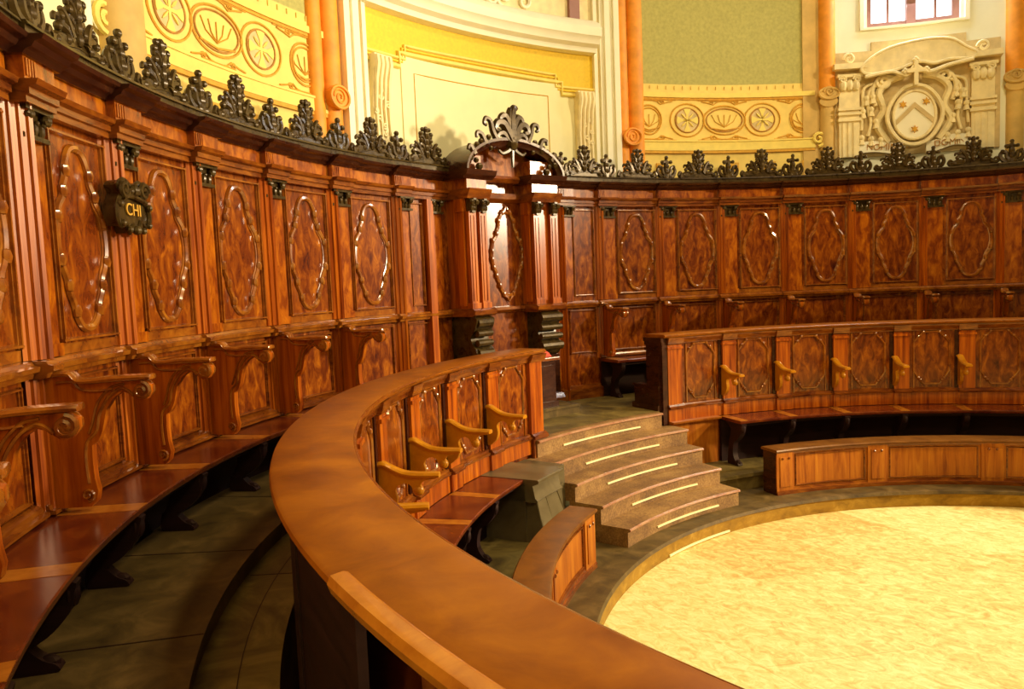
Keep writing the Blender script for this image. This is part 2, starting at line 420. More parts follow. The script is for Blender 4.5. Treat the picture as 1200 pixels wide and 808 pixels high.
wallseg(tname(), 'orangeg', 2.262, 2.296, 3.0, TOP, RW - .02, .05)
# niche surround
def arcprof(prof, a0, a1, mat): 
    o = MB(); o.sweep(prof, a0, a1); return structure(o.build(tname(), mat))
for s in (1, -1):
    def A(t): return NC + s * t
    for t0, t1, d in ((.272, .280, .05), (.280, .292, .09), (.292, .300, .06), (.300, .312, .10), (.258, .266, .05)):
        a, b_ = sorted((A(t0), A(t1))); o = MB(); o.box(RW - d, RW + .01, a, b_, 3.0, TOP, 1); structure(o.build(tname(), 'white'))
# cream architrave with gold mouldings
def gold_path(R, off, r, mat):
    zc, zl = 4.80 + off, 4.66 + off; o = MB()
    t1, t2 = .172 - off * .16, .262
    P = [(R, NC - t2, zl), (R, NC - t1 - .012, zl), (R, NC - t1 - .012, zc)]
    P += [(R, NC - t1 + (2 * t1) * k / 16, zc + .02 * math.sin(PI * k / 16)) for k in range(17)]
    P += [(R, NC + t1 + .012, zc), (R, NC + t1 + .012, zl), (R, NC + t2, zl)]
    o.tube(P, r, 6); return structure(o.build(tname(), mat))
gold_path(RW - .01, 0, .028, 'goldl'); gold_path(RW - .005, .05, .016, 'gold'); gold_path(RW - .01, .085, .018, 'goldl')
arcprof([(RW - .012, 3.0), (RW, 3.0), (RW, 4.775), (RW - .012, 4.775)], NC - .18, NC + .18, 'cream')
# thin ochre line round the blank panel
o = MB(); R_ = RW - .014
o.tube([(R_, NC - .152, 3.3), (R_, NC - .152, 4.62)] + [(R_, NC - .152 + .304 * k / 12, 4.62) for k in range(13)] + [(R_, NC + .152, 3.3)], .006, 4)
structure(o.build(tname(), 'ochre'))
# big stucco cornice over the niche
prof = [(RW, 5.16), (RW - .10, 5.17), (RW - .12, 5.22), (RW - .18, 5.25), (RW - .20, 5.30), (RW - .24, 5.33), (RW - .25, 5.42), (RW - .19, 5.50), (RW - .08, 5.56), (RW, 5.58)]
arcprof(prof, NC - .258, NC + .262, 'white')
# stucco figures above the cornice and leafy corbels at both ends of the niche
o = MB()
for k in range(16):
    a = NC - .14 + rnd.random() * .25; z = 5.62 + rnd.random() * .5
    o.tube(spiral(RW - .02, a, z, .09 + .06 * rnd.random(), 1.2, rnd.choice((1, -1)), rnd.random() * 6), .022, 5)
structure(o.build(tname(), 'white'))
o = MB(); o.box(RW - .05, RW, NC - .228, NC - .205, 5.5, 6.3, 2); structure(o.build(tname(), 'winframe'))
def corbel(a):
    o = MB(); w = .235
    prof = [(RW, 3.6), (RW - .05, 3.62), (RW - .06, 3.9), (RW - .05, 4.2), (RW - .07, 4.45), (RW - .10, 4.62), (RW - .10, 4.70), (RW, 4.70)]
    o.sweep(prof, a - w / 2 / RW, a + w / 2 / RW, 3)
    for k in range(4):
        c = a + (k - 1.5) * .058 / RW
        o.tube([(RW - .10, c, 4.68), (RW - .11, c, 4.60), (RW - .08, c, 4.46), (RW - .06, c, 4.2), (RW - .07, c, 3.9)], [.030, .034, .026, .020, .01], 6)
    for k in range(10):
        o.tube(spiral(RW - .07, a + (rnd.random() - .5) * .03, 3.8 + k * .07, .035, 1.2, rnd.choice((1, -1)), rnd.random() * 6), .010, 5)
    t = o.build('carved_corbel', 'stucco'); return t
for a, l in ((NC + .232, 'pale stucco leaf corbel at the left end of the blank niche panel'), (NC - .232, 'pale stucco leaf corbel at the right end of the blank niche panel')):
    t = corbel(a); tag(t, l, 'corbel', 'stucco corbels beside the niche panel')

# ------------------------------------------------------------------ window in the alcove
w = bpy.data.objects.new('window_1', None); C.objects.link(w); structure(w)
def wchild(mb, nm, mat):
    o = mb.build(nm, mat, w); return o
o = MB()
o.box(RW + .10, RW + .16, 1.99, 2.165, 5.53, 5.60); o.box(RW + .10, RW + .16, 1.99, 2.165, 6.84, 6.9)
for a in (1.99, 2.153): o.box(RW + .10, RW + .16, a, a + .012, 5.53, 6.9, 1)
o.box(RW + .08, RW + .16, 2.069, 2.086, 5.46, 6.9, 1)
for a in (2.030, 2.118): o.box(RW + .11, RW + .15, a, a + .004, 5.46, 6.9, 1)
wchild(o, 'window_frame', 'winframe')
o = MB(); o.box(RW + .17, RW + .18, 1.99, 2.165, 5.53, 6.9); wchild(o, 'window_pane', 'daylight')
o = MB(); o.sweep([(RW - .03, 5.49), (RW + .1, 5.51), (RW + .1, 5.535), (RW - .03, 5.52)], 1.975, 2.18)
for a in (1.975, 2.172): o.box(RW - .03, RW, a, a + .008, 5.49, 7.0, 1)
wchild(o, 'window_surround', 'white')

# ------------------------------------------------------------------ coat of arms relief
RA, ZA = RW, 4.5; AA = 2.079
arms = empty('coat_of_arms', AA, RA, 3.86, 'large pale stucco coat of arms under the window, with shield, cross and tassels', 'relief')
def AM(): return MB(RA, 3.86)
def x2a(x): return -x / RW       # metres to the viewer's right
def S(out): return [(x2a(x), z) for x, z in out]
o = AM(); o.face(S([(-1.0, 3.86), (1.0, 3.86), (1.0, 5.24), (.62, 5.24), (.5, 5.33), (-.35, 5.33), (-.5, 5.22), (-1.0, 5.20)][::1]), RW - .03, RW); 
# curved backing in strips
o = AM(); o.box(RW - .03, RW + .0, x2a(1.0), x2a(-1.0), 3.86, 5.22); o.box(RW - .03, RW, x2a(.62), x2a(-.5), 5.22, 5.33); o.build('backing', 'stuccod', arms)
for sx in (-1, 1):
    o = AM(); c = sx * .80
    o.box(RW - .10, RW, x2a(c + .13), x2a(c - .13), 3.86, 4.9, 2)
    for k in (-1, 0, 1): o.box(RW - .115, RW - .09, x2a(c + k * .07 + .02), x2a(c + k * .07 - .02), 3.86, 4.30, 1)
    for z in (4.32, 4.40, 4.46): o.box(RW - .13, RW, x2a(c + .15), x2a(c - .15), z, z + .035, 2)
    o.box(RW - .14, RW, x2a(c + .16), x2a(c - .16), 4.88, 4.92, 2); o.box(RW - .17, RW, x2a(c + .21), x2a(c - .21), 4.98, 5.05, 2)
    for k in (-1, 0, 1): o.ball(RW - .11, x2a(c + k * .08), 4.78, .055, (1, 1, 1.4))
    for k in (-1, 1): o.tube(spiral(RW - .14, x2a(c + k * .09), 4.85, .05), .014, 5)
    o.tube(spiral(RW - .1, x2a(c), 5.12, .07, 1.4), .02, 6)
    o.build('side_pilaster', 'stucco', arms)
o = AM() # broad hat over the shield
hat = cat([(-.66, 4.98), (-.5, 5.12), (-.25, 5.22), (.15, 5.27), (.42, 5.24), (.60, 5.12), (.72, 5.04), (.66, 4.98), (.4, 4.99), (.22, 4.96), (.05, 5.0), (-.2, 4.93), (-.4, 4.90), (-.6, 4.90)], 4)
o.face(S(hat), RW - .16, RW - .02)
o.tube([(RW - .16, a, z) for a, z in S(hat)], .02, 6, True)
o.tube([(RW - .17, a, z) for a, z in S(cat([(-.62, 4.86), (-.3, 4.90), (-.1, 4.84), (0, 4.95), (.15, 4.86), (.4, 4.92), (.68, 4.96)], 5, False))], .025, 6)
o.build('hat', 'stucco', arms)
o = AM() # cross
for (x0, x1, z0, z1) in ((-.025, .025, 4.70, 5.00), (-.11, .11, 4.86, 4.91)): o.box(RW - .22, RW - .16, x2a(x1), x2a(x0), z0, z1, 1)
for x, z in ((0, 5.02), (-.13, 4.885), (.13, 4.885)):
    for dx, dz in ((-.02, 0), (.02, 0), (0, .02), (0, -.02)): o.ball(RW - .19, x2a(x + dx), z + dz, .024)
o.build('cross', 'stucco', arms)
o = AM() # mantling: hanging drapery and tassels on both sides
for sx in (-1, 1):
    for pts, r in (([(.12, 4.86), (.30, 4.80), (.42, 4.66), (.36, 4.45), (.44, 4.25), (.30, 4.02)], .045), ([(.2, 4.84), (.40, 4.86), (.50, 4.70), (.46, 4.5)], .03), ([(.34, 4.78), (.52, 4.72), (.56, 4.5), (.52, 4.3), (.56, 4.12)], .022), ([(.42, 4.80), (.6, 4.74), (.62, 4.5), (.64, 4.2)], .02)):
        o.tube([(RW - .07, x2a(sx * x), z) for x, z in cat(pts, 5, False)], r, 6)
    for x, z in ((.50, 4.62), (.52, 4.46), (.58, 4.60), (.62, 4.44), (.40, 4.06), (.52, 4.08), (.64, 4.10), (.46, 4.30)):
        o.ball(RW - .08, x2a(sx * x), z, .04); o.tube([(RW - .08, x2a(sx * x), z), (RW - .08, x2a(sx * x), z - .09)], [.02, .045], 6)
    o.tube(spiral(RW - .09, x2a(sx * .36), 4.80, .09, 1.3, sx), .025, 6)
o.build('mantling', 'stucco', arms)
o = AM()
def ellp(rx, rz, zc, n=32, wob=0): return [(rx * math.cos(2 * PI * k / n) * (1 + wob * math.cos(4 * 2 * PI * k / n)), zc + rz * math.sin(2 * PI * k / n)) for k in range(n)]
o.face(S(ellp(.25, .30, 4.34)), RW - .13, RW - .02); sh = o.build('shield', 'white', arms)
for rx, rz, r, wob in ((.255, .305, .018, 0), (.325, .375, .028, .03)):
    m = AM(); m.tube([(RW - .13, a, z) for a, z in S(ellp(rx, rz, 4.34, 36, wob))], r, 6, True); m.build('shield_rim', 'stucco', sh)
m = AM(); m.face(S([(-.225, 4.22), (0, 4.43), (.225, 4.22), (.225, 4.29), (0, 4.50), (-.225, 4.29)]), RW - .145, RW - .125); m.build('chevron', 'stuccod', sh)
for x, z in ((-.14, 4.48), (.14, 4.50), (0, 4.16)):
    m = AM(); m.face(S([(x + (.05 if k % 2 else .022) * math.cos(PI * k / 6), z + (.05 if k % 2 else .022) * math.sin(PI * k / 6)) for k in range(12)]), RW - .15, RW - .125); m.build('star', 'ochre', sh)
for sx, txt in ((-1, 'IN NOMINE'), (1, 'DOMINI')):
    o = AM()
    P = cat([(sx * .15, 3.92), (sx * .3, 3.95), (sx * .48, 3.98 + (.02 if sx > 0 else 0)), (sx * .68, 3.97)], 4, False)
    k0 = len(o.v)
    out = [(x, z - .07) for x, z in P] + [(x, z + .07) for x, z in P[::-1]]
    o.face(S(out), RW - .09, RW - .06); bn = o.build('inscribed_ribbon', 'white', arms)
    cu = bpy.data.curves.new('inscription', 'FONT'); cu.body = txt; cu.size = .11; cu.align_x = 'CENTER'; cu.align_y = 'CENTER'; cu.extrude = .004
    cu.materials.append(M['ochred'])
    t = bpy.data.objects.new('inscription', cu); C.objects.link(t); t.parent = bn
    a = x2a(sx * .44); Rr = RW - .098
    t.location = (Rr * math.cos(a) - RA, Rr * math.sin(a), 3.965 - 3.86)
    t.rotation_euler = Matrix(((0, 0, -1), (-1, 0, 0), (0, 1, 0))).to_euler()
    t.rotation_euler.rotate_axis('Z', .04 * sx)

# ------------------------------------------------------------------ carved pieces
LEAF = 1.45
def leafy(o, R, path, r0, curl=1, ns=6):
    P = cat(path, 5, False); n = len(P)
    o.tube([(R, a, z) for a, z in P], [LEAF * r0 * (1 - .55 * i / (n - 1)) for i in range(n)], ns)
def crest_big(o, R, u, z0, dl=DL, h=.36):
    c = u * dl; k = h / .36
    def q(x, z): return (c - x * k / R * 1.0, z0 + z * k)   # x metres to the right
    # ground rail
    leafy(o, R, [q(-.27, .03), q(-.14, .05), q(0, .07), q(.14, .05), q(.27, .03)], .03)
    o.face([q(-.26, 0), q(.26, 0), q(.2, .06), (q(.08, .10)), q(-.08, .10), q(-.2, .06)], R - .02, R + .02)
    for s in (-1, 1):
        leafy(o, R - .01, [q(s * .10, .06), q(s * .18, .07), q(s * .245, .03), q(s * .285, .045), q(s * .265, .085), q(s * .235, .065)], .020)
        leafy(o, R - .015, [q(s * .07, .07), q(s * .11, .12), q(s * .17, .13), q(s * .18, .09)], .022)
        leafy(o, R - .02, [q(s * .07, .09), q(s * .10, .16), q(s * .13, .20), q(s * .155, .215)], .020)
        leafy(o, R - .01, [q(s * .10, .10), q(s * .15, .16), q(s * .20, .17), q(s * .21, .14)], .016)
        leafy(o, R - .01, [q(s * .01, .12), q(s * .035, .18), q(s * .075, .20), q(s * .075, .17)], .020)
        leafy(o, R - .015, [q(s * .01, .20), q(s * .03, .26), q(s * .07, .285), q(s * .075, .255)], .020)
        for x, z, r in ((.15, .175, .018), (.185, .115, .020), (.215, .04, .022), (.065, .235, .020), (.07, .30, .020), (.045, .345, .018), (.11, .07, .024), (.065, .14, .02)):
            a, zz = q(s * x, z); o.ball(R - .02, a, zz, r * k * 1.25)
    for x, z, r in ((0, .10, .034), (0, .16, .032), (.005, .22, .032), (0, .285, .036), (0, .34, .030)):
        a, zz = q(x, z); o.ball(R - .022, a, zz, r * k, (1, 1, 1.3))
def crest_small(o, R, u, z0, dl=DL):
    c = u * dl
    def q(x, z): return (c - x / R, z0 + z)
    for s in (-1, 1):
        leafy(o, R, [q(s * .02, .02), q(s * .08, .03), q(s * .12, .08), q(s * .11, .13), q(s * .07, .12)], .024)
        leafy(o, R - .01, [q(0, .03), q(s * .05, .07), q(s * .06, .13), q(s * .095, .15)], .022)
        a, zz = q(s * .06, .205); o.ball(R - .01, a, zz, .024); a, zz = q(s * .10, .145); o.ball(R - .01, a, zz, .024)
        a, zz = q(s * .035, .02); o.ball(R - .02, a, zz, .03)
    leafy(o, R, [q(0, 0), q(0, .14), q(0, .24)], .034)
    leafy(o, R, [q(-.06, .20), q(0, .21), q(.06, .20)], .02)
    for z, r in ((.26, .026), (.08, .042), (.15, .036)):
        a, zz = q(0, z); o.ball(R - .01, a, zz, r)
def capital(o, R, u0, u1, z0, z1, dl=DL, d=.05):
    a0, a1 = u0 * dl, u1 * dl; ac = (a0 + a1) / 2; w = abs(a1 - a0) * R
    h = z1 - z0
    o.box(R - d * .4, R + .03, a0, a1, z0, z1, 2)
    o.box(R - d * 1.15, R + .03, a0 + .004, a1 - .004, z1 - h * .14, z1, 2); o.box(R - d * .7, R + .03, a0 + .003, a1 - .003, z0 - .014, z0 + .008, 2)
    for s in (-1, 1):
        c = ac + s * w * .38 / R
        o.ball(R - d * .9, c, z1 - h * .30, h * .22, (1, 1, 1)); o.tube(spiral(R - d * 1.1, c, z1 - h * .32, h * .2, 1.2, s, 0, 12), h * .06, 4)
    for k in (-1, 0, 1):
        o.ball(R - d * .5, ac + k * w * .30 / R, z0 + h * .30, h * .2, (.8, .8, 1.5))
        o.ball(R - d * .8, ac + k * w * .30 / R, z0 + h * .50, h * .10)
CART = [(0, 3.171), (.075, 3.150), (.125, 3.075), (.135, 3.01), (.165, 2.965), (.18, 2.91), (.235, 2.85), (.262, 2.76), (.265, 2.66), (.24, 2.575), (.20, 2.515), (.18, 2.44), (.145, 2.385), (.12, 2.32), (.065, 2.268)]
CART = CART + [(0, 2.254)] + [(-x, z) for x, z in CART[1:][::-1]]
def cartouche(o, R, uc, dl, pts=CART, r=.021, kn=((.13, 3.045), (.172, 2.94), (.252, 2.81), (.252, 2.60), (.188, 2.475), (.128, 2.345)), n=4):
    P = cat(pts, n)
    o.tube([(R, (uc + x) * dl, z) for x, z in P], r, 7, True)
    o.tube([(R + .004, (uc + x * .90) * dl, z + (.012 if z < 2.7 else -.012) if pts is CART else z) for x, z in P], r * .45, 5, True)
    for x, z in kn:
        for s in (-1, 1):
            o.ball(R - .008, (uc + s * x) * dl, z, r * 1.25, (1, 1.0, 1.5), 7, 4)

def frame(o, R, u0, u1, z0, z1, dl, w=.018, d=.02):
    # picture-frame moulding on the wall surface
    wa = w / R
    a0, a1 = sorted((u0 * dl, u1 * dl))
    o.sweep([(R - d, z0 + w * .3), (R - d, z0 + w * .7), (R, z0 + w), (R, z0)], a0, a1, 3)
    o.sweep([(R - d, z1 - w * .7), (R - d, z1 - w * .3), (R, z1), (R, z1 - w)], a0, a1, 3)
    for a in (a0, a1 - wa):
        o.box(R - d, R, a + wa * .3, a + wa * .7, z0, z1, 1); o.box(R - d * .5, R, a, a + wa, z0, z1, 1)

# ------------------------------------------------------------------ upper stall bay
RU = 6.03
def rel_u(u): return u * DL
def entablature(r, F, u0, u1, ressaut=None, ncr=.0, extra=()):
    a0, a1 = sorted((u0 * DL, u1 * DL))
    o = F(); o.sweep([(RU - .055, 3.27), (RU - .055, 3.30), (RU - .07, 3.305), (RU - .07, 3.335), (RU - .095, 3.345), (RU - .105, 3.3675), (RU, 3.3675), (RU, 3.27)], a0, a1)
    for (x, y) in extra: o.sweep([(RU - .10, 3.272), (RU - .10, 3.30), (RU - .115, 3.305), (RU - .115, 3.335), (RU - .145, 3.345), (RU - .155, 3.37), (RU, 3.37), (RU, 3.272)], *sorted((x * DL, y * DL)), 2)
    o.build('architrave', 'rail', r)
    o = F(); o.box(RU - .05, RU, a0, a1, 3.3675, 3.475)
    for (x, y) in extra:
        o.box(RU - .10, RU, *sorted((x * DL, y * DL)), 3.37, 3.475, 1)
        for k in range(4): o.box(RU - .108, RU - .09, *sorted(((x + .012 + k * .028) * DL, (x + .026 + k * .028) * DL)), 3.385, 3.46, 1)
    o.build('frieze', 'burl', r)
    pr = [(RU, 3.47), (RU - .07, 3.47), (RU - .085, 3.488), (RU - .11, 3.497), (RU - .125, 3.52), (RU - .155, 3.53), (RU - .165, 3.55), (RU, 3.556)]
    o = F(); o.sweep(pr, a0, a1)
    for (x, y) in extra: o.sweep([(R - (.045 if R < RU else 0), z - .002) for R, z in pr], *sorted(((x - .04) * DL, (y + .04) * DL)), 2)
    o.build('cornice', 'dark', r)
    o = F(); o.box(RU - .12, RU + .02, a0, a1, 3.55, 3.60); o.sweep([(RU - .135, 3.60), (RU - .125, 3.618), (RU + .02, 3.618), (RU + .02, 3.60)], a0, a1)
    o.build('crest_board', 'carve', r)
def dado(r, F, u0, u1, breaks=()):
    a0, a1 = sorted((u0 * DL, u1 * DL))
    o = F(); pr = [(RU - .02, 2.055), (RU - .05, 2.06), (RU - .055, 2.08), (RU - .08, 2.09), (RU - .085, 2.112), (RU - .06, 2.12), (RU - .05, 2.135), (RU, 2.14), (RU, 2.055)]
    o.sweep(pr, a0, a1)
    for (x, y) in breaks: o.sweep([(R - (.035 if R < RU else 0), z) for R, z in pr], *sorted((x * DL, y * DL)), 1)
    o.build('dado_rail', 'polish', r)
def lower_panel(r, F, u0, u1, pu0, pu1):
    a0, a1 = sorted((u0 * DL, u1 * DL))
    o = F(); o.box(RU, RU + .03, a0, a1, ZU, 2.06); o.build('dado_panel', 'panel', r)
    o = F(); frame(o, RU, pu0, pu1, 1.50, 2.03, DL, .02, .022)
    o.sweep([(RU - .07, 1.435), (RU - .07, 1.452), (RU - .045, 1.458), (RU - .04, 1.475), (RU - .01, 1.49), (RU, 1.495), (RU, 1.435)], a0, a1)
    o.build('base_moulding', 'rail', r)
def strip(r, F, u, z0, z1, R=RU - .09, w=.10, mat='grain', nm='pilaster_strip'):
    # narrow engaged pilaster: fluted
    # angled face turned to one side, with two beads, and a short return
    o = F(); d = RU - R; P = []
    for t, e in ((0, 0), (.16, .0), (.18, .012), (.26, .012), (.28, 0), (.48, 0), (.50, .012), (.58, .012), (.60, 0), (.80, 0), (.82, .012), (.96, .012), (1.0, 0)):
        P.append((RU - d * t - e, (u + w * t) * DL))
    P += [(RU, (u + w * 1.02) * DL)]
    o.prism(P, z0, z1)
    o.build(nm, mat, r)
ARM = [(6.02, 2.05), (5.93, 2.058), (5.874, 2.055), (5.84, 2.022), (5.78, 2.018), (5.688, 2.022), (5.56, 2.022), (5.525, 2.0), (5.525, 1.965), (5.545, 1.935), (5.575, 1.925), (5.60, 1.945), (5.618, 1.965), (5.65, 1.975), (5.69, 1.95), (5.725, 1.90), (5.735, 1.86), (5.75, 1.80), (5.772, 1.755), (5.80, 1.735), (5.803, 1.66), (5.80, 1.58), (5.79, 1.52), (5.80, 1.475), (5.825, 1.45), (5.9, 1.45), (6.02, 1.45)]
def arm_rest(r, F, u):
    a = u * DL; o = F(); o.plate(ARM, a, .045); arm = o.build('arm_rest', 'grain', r)
    o = F(); top = cat([(6.02, 2.066), (5.93, 2.070), (5.874, 2.066), (5.845, 2.036), (5.80, 2.030), (5.688, 2.036), (5.56, 2.037), (5.515, 2.035)], 4, False)
    base = len(o.v); k = len(top)   # flat hand rail with rounded edges
    w = [.035 if R > 5.9 else .042 for R, z in top]
    for i, (R, z) in enumerate(top):
        for dx, dz in ((-1, -.008), (-1.05, .002), (-.8, .012), (0, .016), (.8, .012), (1.05, .002), (1, -.008)):
            t = dx * w[i] * (1 if i < k - 1 else .7); o.v.append((R * math.cos(a) - o.R0 - t * math.sin(a), R * math.sin(a) + t * math.cos(a), z + dz - o.Z0))
    for i in range(k - 1):
        for j in range(7): j2 = (j + 1) % 7; A = base + i * 7; o.f.append((A + j, A + j2, A + 7 + j2, A + 7 + j))
    o.f.append(tuple(base + j for j in range(7))); o.f.append(tuple(base + (k - 1) * 7 + j for j in range(7)))
    o.build('hand_rail', 'polish', arm)
    o = F()
    for s in (-1, 1):
        def T(P): return [Vector((R * math.cos(a) - o.R0 - s * .026 * math.sin(a), R * math.sin(a) + s * .026 * math.cos(a), z - o.Z0)) for R, z in P]
        flat = Vector((0, 1, 0))
        o.tubev(T(cat([(5.60, 1.955), (5.65, 1.99), (5.71, 1.955), (5.755, 1.88), (5.775, 1.80), (5.82, 1.75), (5.83, 1.66), (5.825, 1.56)], 4, False)), .008, 5, False, flat)
        o.tubev(T(cat([(5.64, 2.01), (5.70, 1.995), (5.76, 1.93), (5.79, 1.84), (5.81, 1.79)], 4, False)), .007, 5, False, flat)
        sp = [(5.565 + .042 * (1 - .8 * t) * math.cos(1.6 + 9 * t), 1.975 + .042 * (1 - .8 * t) * math.sin(1.6 + 9 * t)) for t in [k / 16 for k in range(17)]]
        o.tubev(T(sp), .010, 5, False, flat)
        sp = [(5.835 + .03 * (1 - .8 * t) * math.cos(-1.6 - 9 * t), 1.505 + .03 * (1 - .8 * t) * math.sin(-1.6 - 9 * t)) for t in [k / 16 for k in range(17)]]
        o.tubev(T(sp), .008, 5, False, flat)
        o.tubev(T(cat([(5.93, 2.03), (5.86, 2.03), (5.83, 1.995), (5.76, 1.985), (5.69, 1.99)], 3, False)), .007, 5, False, flat)
    # rolled front end under the rail
    V0 = [Vector((5.562 * math.cos(a) - o.R0 - s * .032 * math.sin(a), 5.562 * math.sin(a) + s * .032 * math.cos(a), 1.975 - o.Z0)) for s in (-1, 1)]
    o.tubev(V0, .036, 12, False, Vector((0, 0, 1)))
    o.build('scroll_relief', 'polish', arm)
def seat_bracket(F, r, a, seatR, seatZ, floorZ, mat='under'):  # legs take the near-black tone to deepen the shade under the seat
    h = seatZ - floorZ
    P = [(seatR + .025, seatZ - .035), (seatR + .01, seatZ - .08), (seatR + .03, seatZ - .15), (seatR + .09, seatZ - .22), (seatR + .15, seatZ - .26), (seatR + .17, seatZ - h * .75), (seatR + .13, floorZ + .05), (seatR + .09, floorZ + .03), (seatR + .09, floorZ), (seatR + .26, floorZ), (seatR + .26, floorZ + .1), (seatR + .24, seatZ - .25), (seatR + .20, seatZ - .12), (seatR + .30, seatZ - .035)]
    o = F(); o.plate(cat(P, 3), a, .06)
    o.ball(seatR + .03, a, seatZ - .09, .035, (1, 1, 1.6)); o.ball(seatR + .12, a, floorZ + .03, .03, (1.4, 1, 1))
    return o.build('bracket_leg', mat, r)

R0U = 5.98
def FU(): return MB(R0U, ZU)
def upper_bay(label):
    r = empty('choir_stall', 0, R0U, ZU, label, 'choir stall', 'upper choir stalls with tall panels')
    W0, W1 = -.10, .90
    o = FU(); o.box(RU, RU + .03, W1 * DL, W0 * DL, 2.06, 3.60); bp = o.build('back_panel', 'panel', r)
    o = FU(); frame(o, RU, .26, .895, 2.195, 3.235, DL, .024, .03)
    o.box(RU - .012, RU, W1 * DL, W0 * DL, 2.14, 2.19)
    o.build('panel_moulding', 'polish', r)
    o = FU(); cartouche(o, RU - .006, .58, DL); o.build('oval_moulding', 'polish', r)
    strip(r, FU, -.125, 2.14, 3.27, R=RU - .075, w=.12); strip(r, FU, -.125, 1.43, 2.055, R=RU - .07, w=.12)
    o = FU(); o.box(RU - .025, RU, .21 * DL, .005 * DL, 2.14, 3.16, 2)
    for z in (2.14,): o.box(RU - .04, RU, .22 * DL, .0 * DL, 2.14, 2.20, 2)
    pl = o.build('pilaster', 'burl', r)
    o = FU(); capital(o, RU - .022, -.03, .20, 3.145, 3.272); o.build('capital', 'carve', pl)
    dado(r, FU, W0, W1, ((-.11, .01),)); lower_panel(r, FU, W0, W1, .12, .86)
    entablature(r, FU, W0, W1, extra=((-.10, .22),))
    o = FU(); crest_big(o, RU - .05, .59, 3.615, h=.345); o.build('crest', 'carve', r)
    o = FU(); crest_small(o, RU - .06, .07, 3.612); o.build('finial', 'carve', r)
    arm_rest(r, FU, -.02)
    return r
ordn = ['first', 'second', 'third', 'fourth', 'fifth', 'sixth', 'seventh', 'eighth', 'ninth']
U0 = upper_bay('x')
first = [True]
def place(root, base, R0, Z0, label):
    if first[0]:
        root.location = (R0 * math.cos(base), R0 * math.sin(base), Z0); root.rotation_euler = (0, 0, base); root['label'] = label; first[0] = False; return root
    return dup(root, base, R0, Z0, label)
for i in range(4, -3, -1):
    lab = 'upper choir stall with tall oval panel, %s to the left of the arched bay' % ordn[4 - i]
    if i == 0: lab = 'upper choir stall with tall oval panel, directly left of the hanging carved plaque'
    if i == 1: lab = 'upper choir stall with tall oval panel, directly right of the hanging carved plaque'
    r_ = place(U0, {-1: 4.160, -2: 4.345}.get(i, OL + DL * i), R0U, ZU, lab)
    if i < 0: r_.scale = (1, {-1: 1.17, -2: 1.28}[i], 1)
for i in range(0, 8):
    lab = 'upper choir stall with tall oval panel, %s to the right of the arched bay' % ordn[i]
    place(U0, OR + DL * i, R0U, ZU, lab)

# narrow plain bays beside the arched bay
def narrow_bay(base, width, label, su, second=None):
    r = empty('plain_stall_panel', base, R0U, ZU, label, 'wall panel', 'narrow plain bays beside the arched bay')
    W0, W1 = -.10, width
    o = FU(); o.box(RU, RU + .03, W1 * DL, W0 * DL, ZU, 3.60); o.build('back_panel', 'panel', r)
    o = FU(); frame(o, RU, .20, (second - .12) if second else width - .04, 2.195, 3.235, DL, .02, .025); o.build('panel_moulding', 'polish', r)
    strip(r, FU, -.10, ZU, 3.27)
    o = FU(); o.box(RU - .045, RU, .16 * DL, .005 * DL, 2.14, 3.16, 2); pl = o.build('pilaster', 'burl', r)
    o = FU(); capital(o, RU - .05, .0, .17, 3.155, 3.272); o.build('capital', 'carve', pl)
    if second:
        o = FU()
        o.box(RU - .075, RU, (second) * DL, (second - .10) * DL, ZU, 3.27, 1); o.build('pilaster_strip', 'grain', r)
        o = FU(); o.box(RU - .025, RU, (second + .18) * DL, (second + .005) * DL, 2.14, 3.16, 2); pl = o.build('pilaster', 'burl', r)
        o = FU(); capital(o, RU - .022, second, second + .17, 3.145, 3.272); o.build('capital', 'carve', pl)
    dado(r, FU, W0, W1, ((-.11, .01),))
    o = FU(); frame(o, RU, .1, width - .04, 1.50, 2.03, DL, .02, .022); o.build('dado_frame', 'rail', r); o = FU(); o.sweep([(RU - .08, ZU), (RU - .08, ZU + .12), (RU - .03, ZU + .15), (RU, ZU + .16), (RU, ZU)], W1 * DL, W0 * DL); o.build('base_moulding', 'rail', r)
    entablature(r, FU, W0, W1, extra=((-.10, .16),))
    o = FU(); crest_big(o, RU - .05, su, 3.615, h=.36); o.build('crest', 'carve', r)
    if width > .5:
        o = FU(); crest_small(o, RU - .06, 0, 3.612); o.build('finial', 'carve', r)
    return r
narrow_bay(3.273, .85, 'narrow plain walnut bay without oval, left of the arched bay', .48, .54)
narrow_bay(2.880, .60, 'narrow plain walnut bay without oval, right of the arched bay', .38)

# ------------------------------------------------------------------ arched bay
ae = empty('arched_throne_bay', AC, R0U, ZU, 'tall arched central bay with twin piers and leafy finial in the upper row', 'throne bay')
def FA(): return MB(R0U, ZU)
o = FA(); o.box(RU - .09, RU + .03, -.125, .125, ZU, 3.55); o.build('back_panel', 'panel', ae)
o = FA(); cartouche(o, RU - .10, 0, DL, [(x * 1.0, z) for x, z in CART], .020, kn=((.06, 3.17), (.13, 3.08), (.172, 2.94), (.24, 2.86), (.262, 2.75), (.262, 2.66), (.24, 2.57), (.20, 2.48), (.15, 2.37), (.08, 2.27)))
for z, s in ((3.19, 1), (2.235, -1)):
    o.tube([(RU - .105, .10 * DL, z - s * .03), (RU - .11, .03 * DL, z), (RU - .11, 0, z + s * .05), (RU - .11, -.03 * DL, z), (RU - .105, -.10 * DL, z - s * .03)], [.012, .02, .008, .02, .012], 6)
o.build('oval_moulding', 'polish', ae)
o = FA(); RP = 5.70
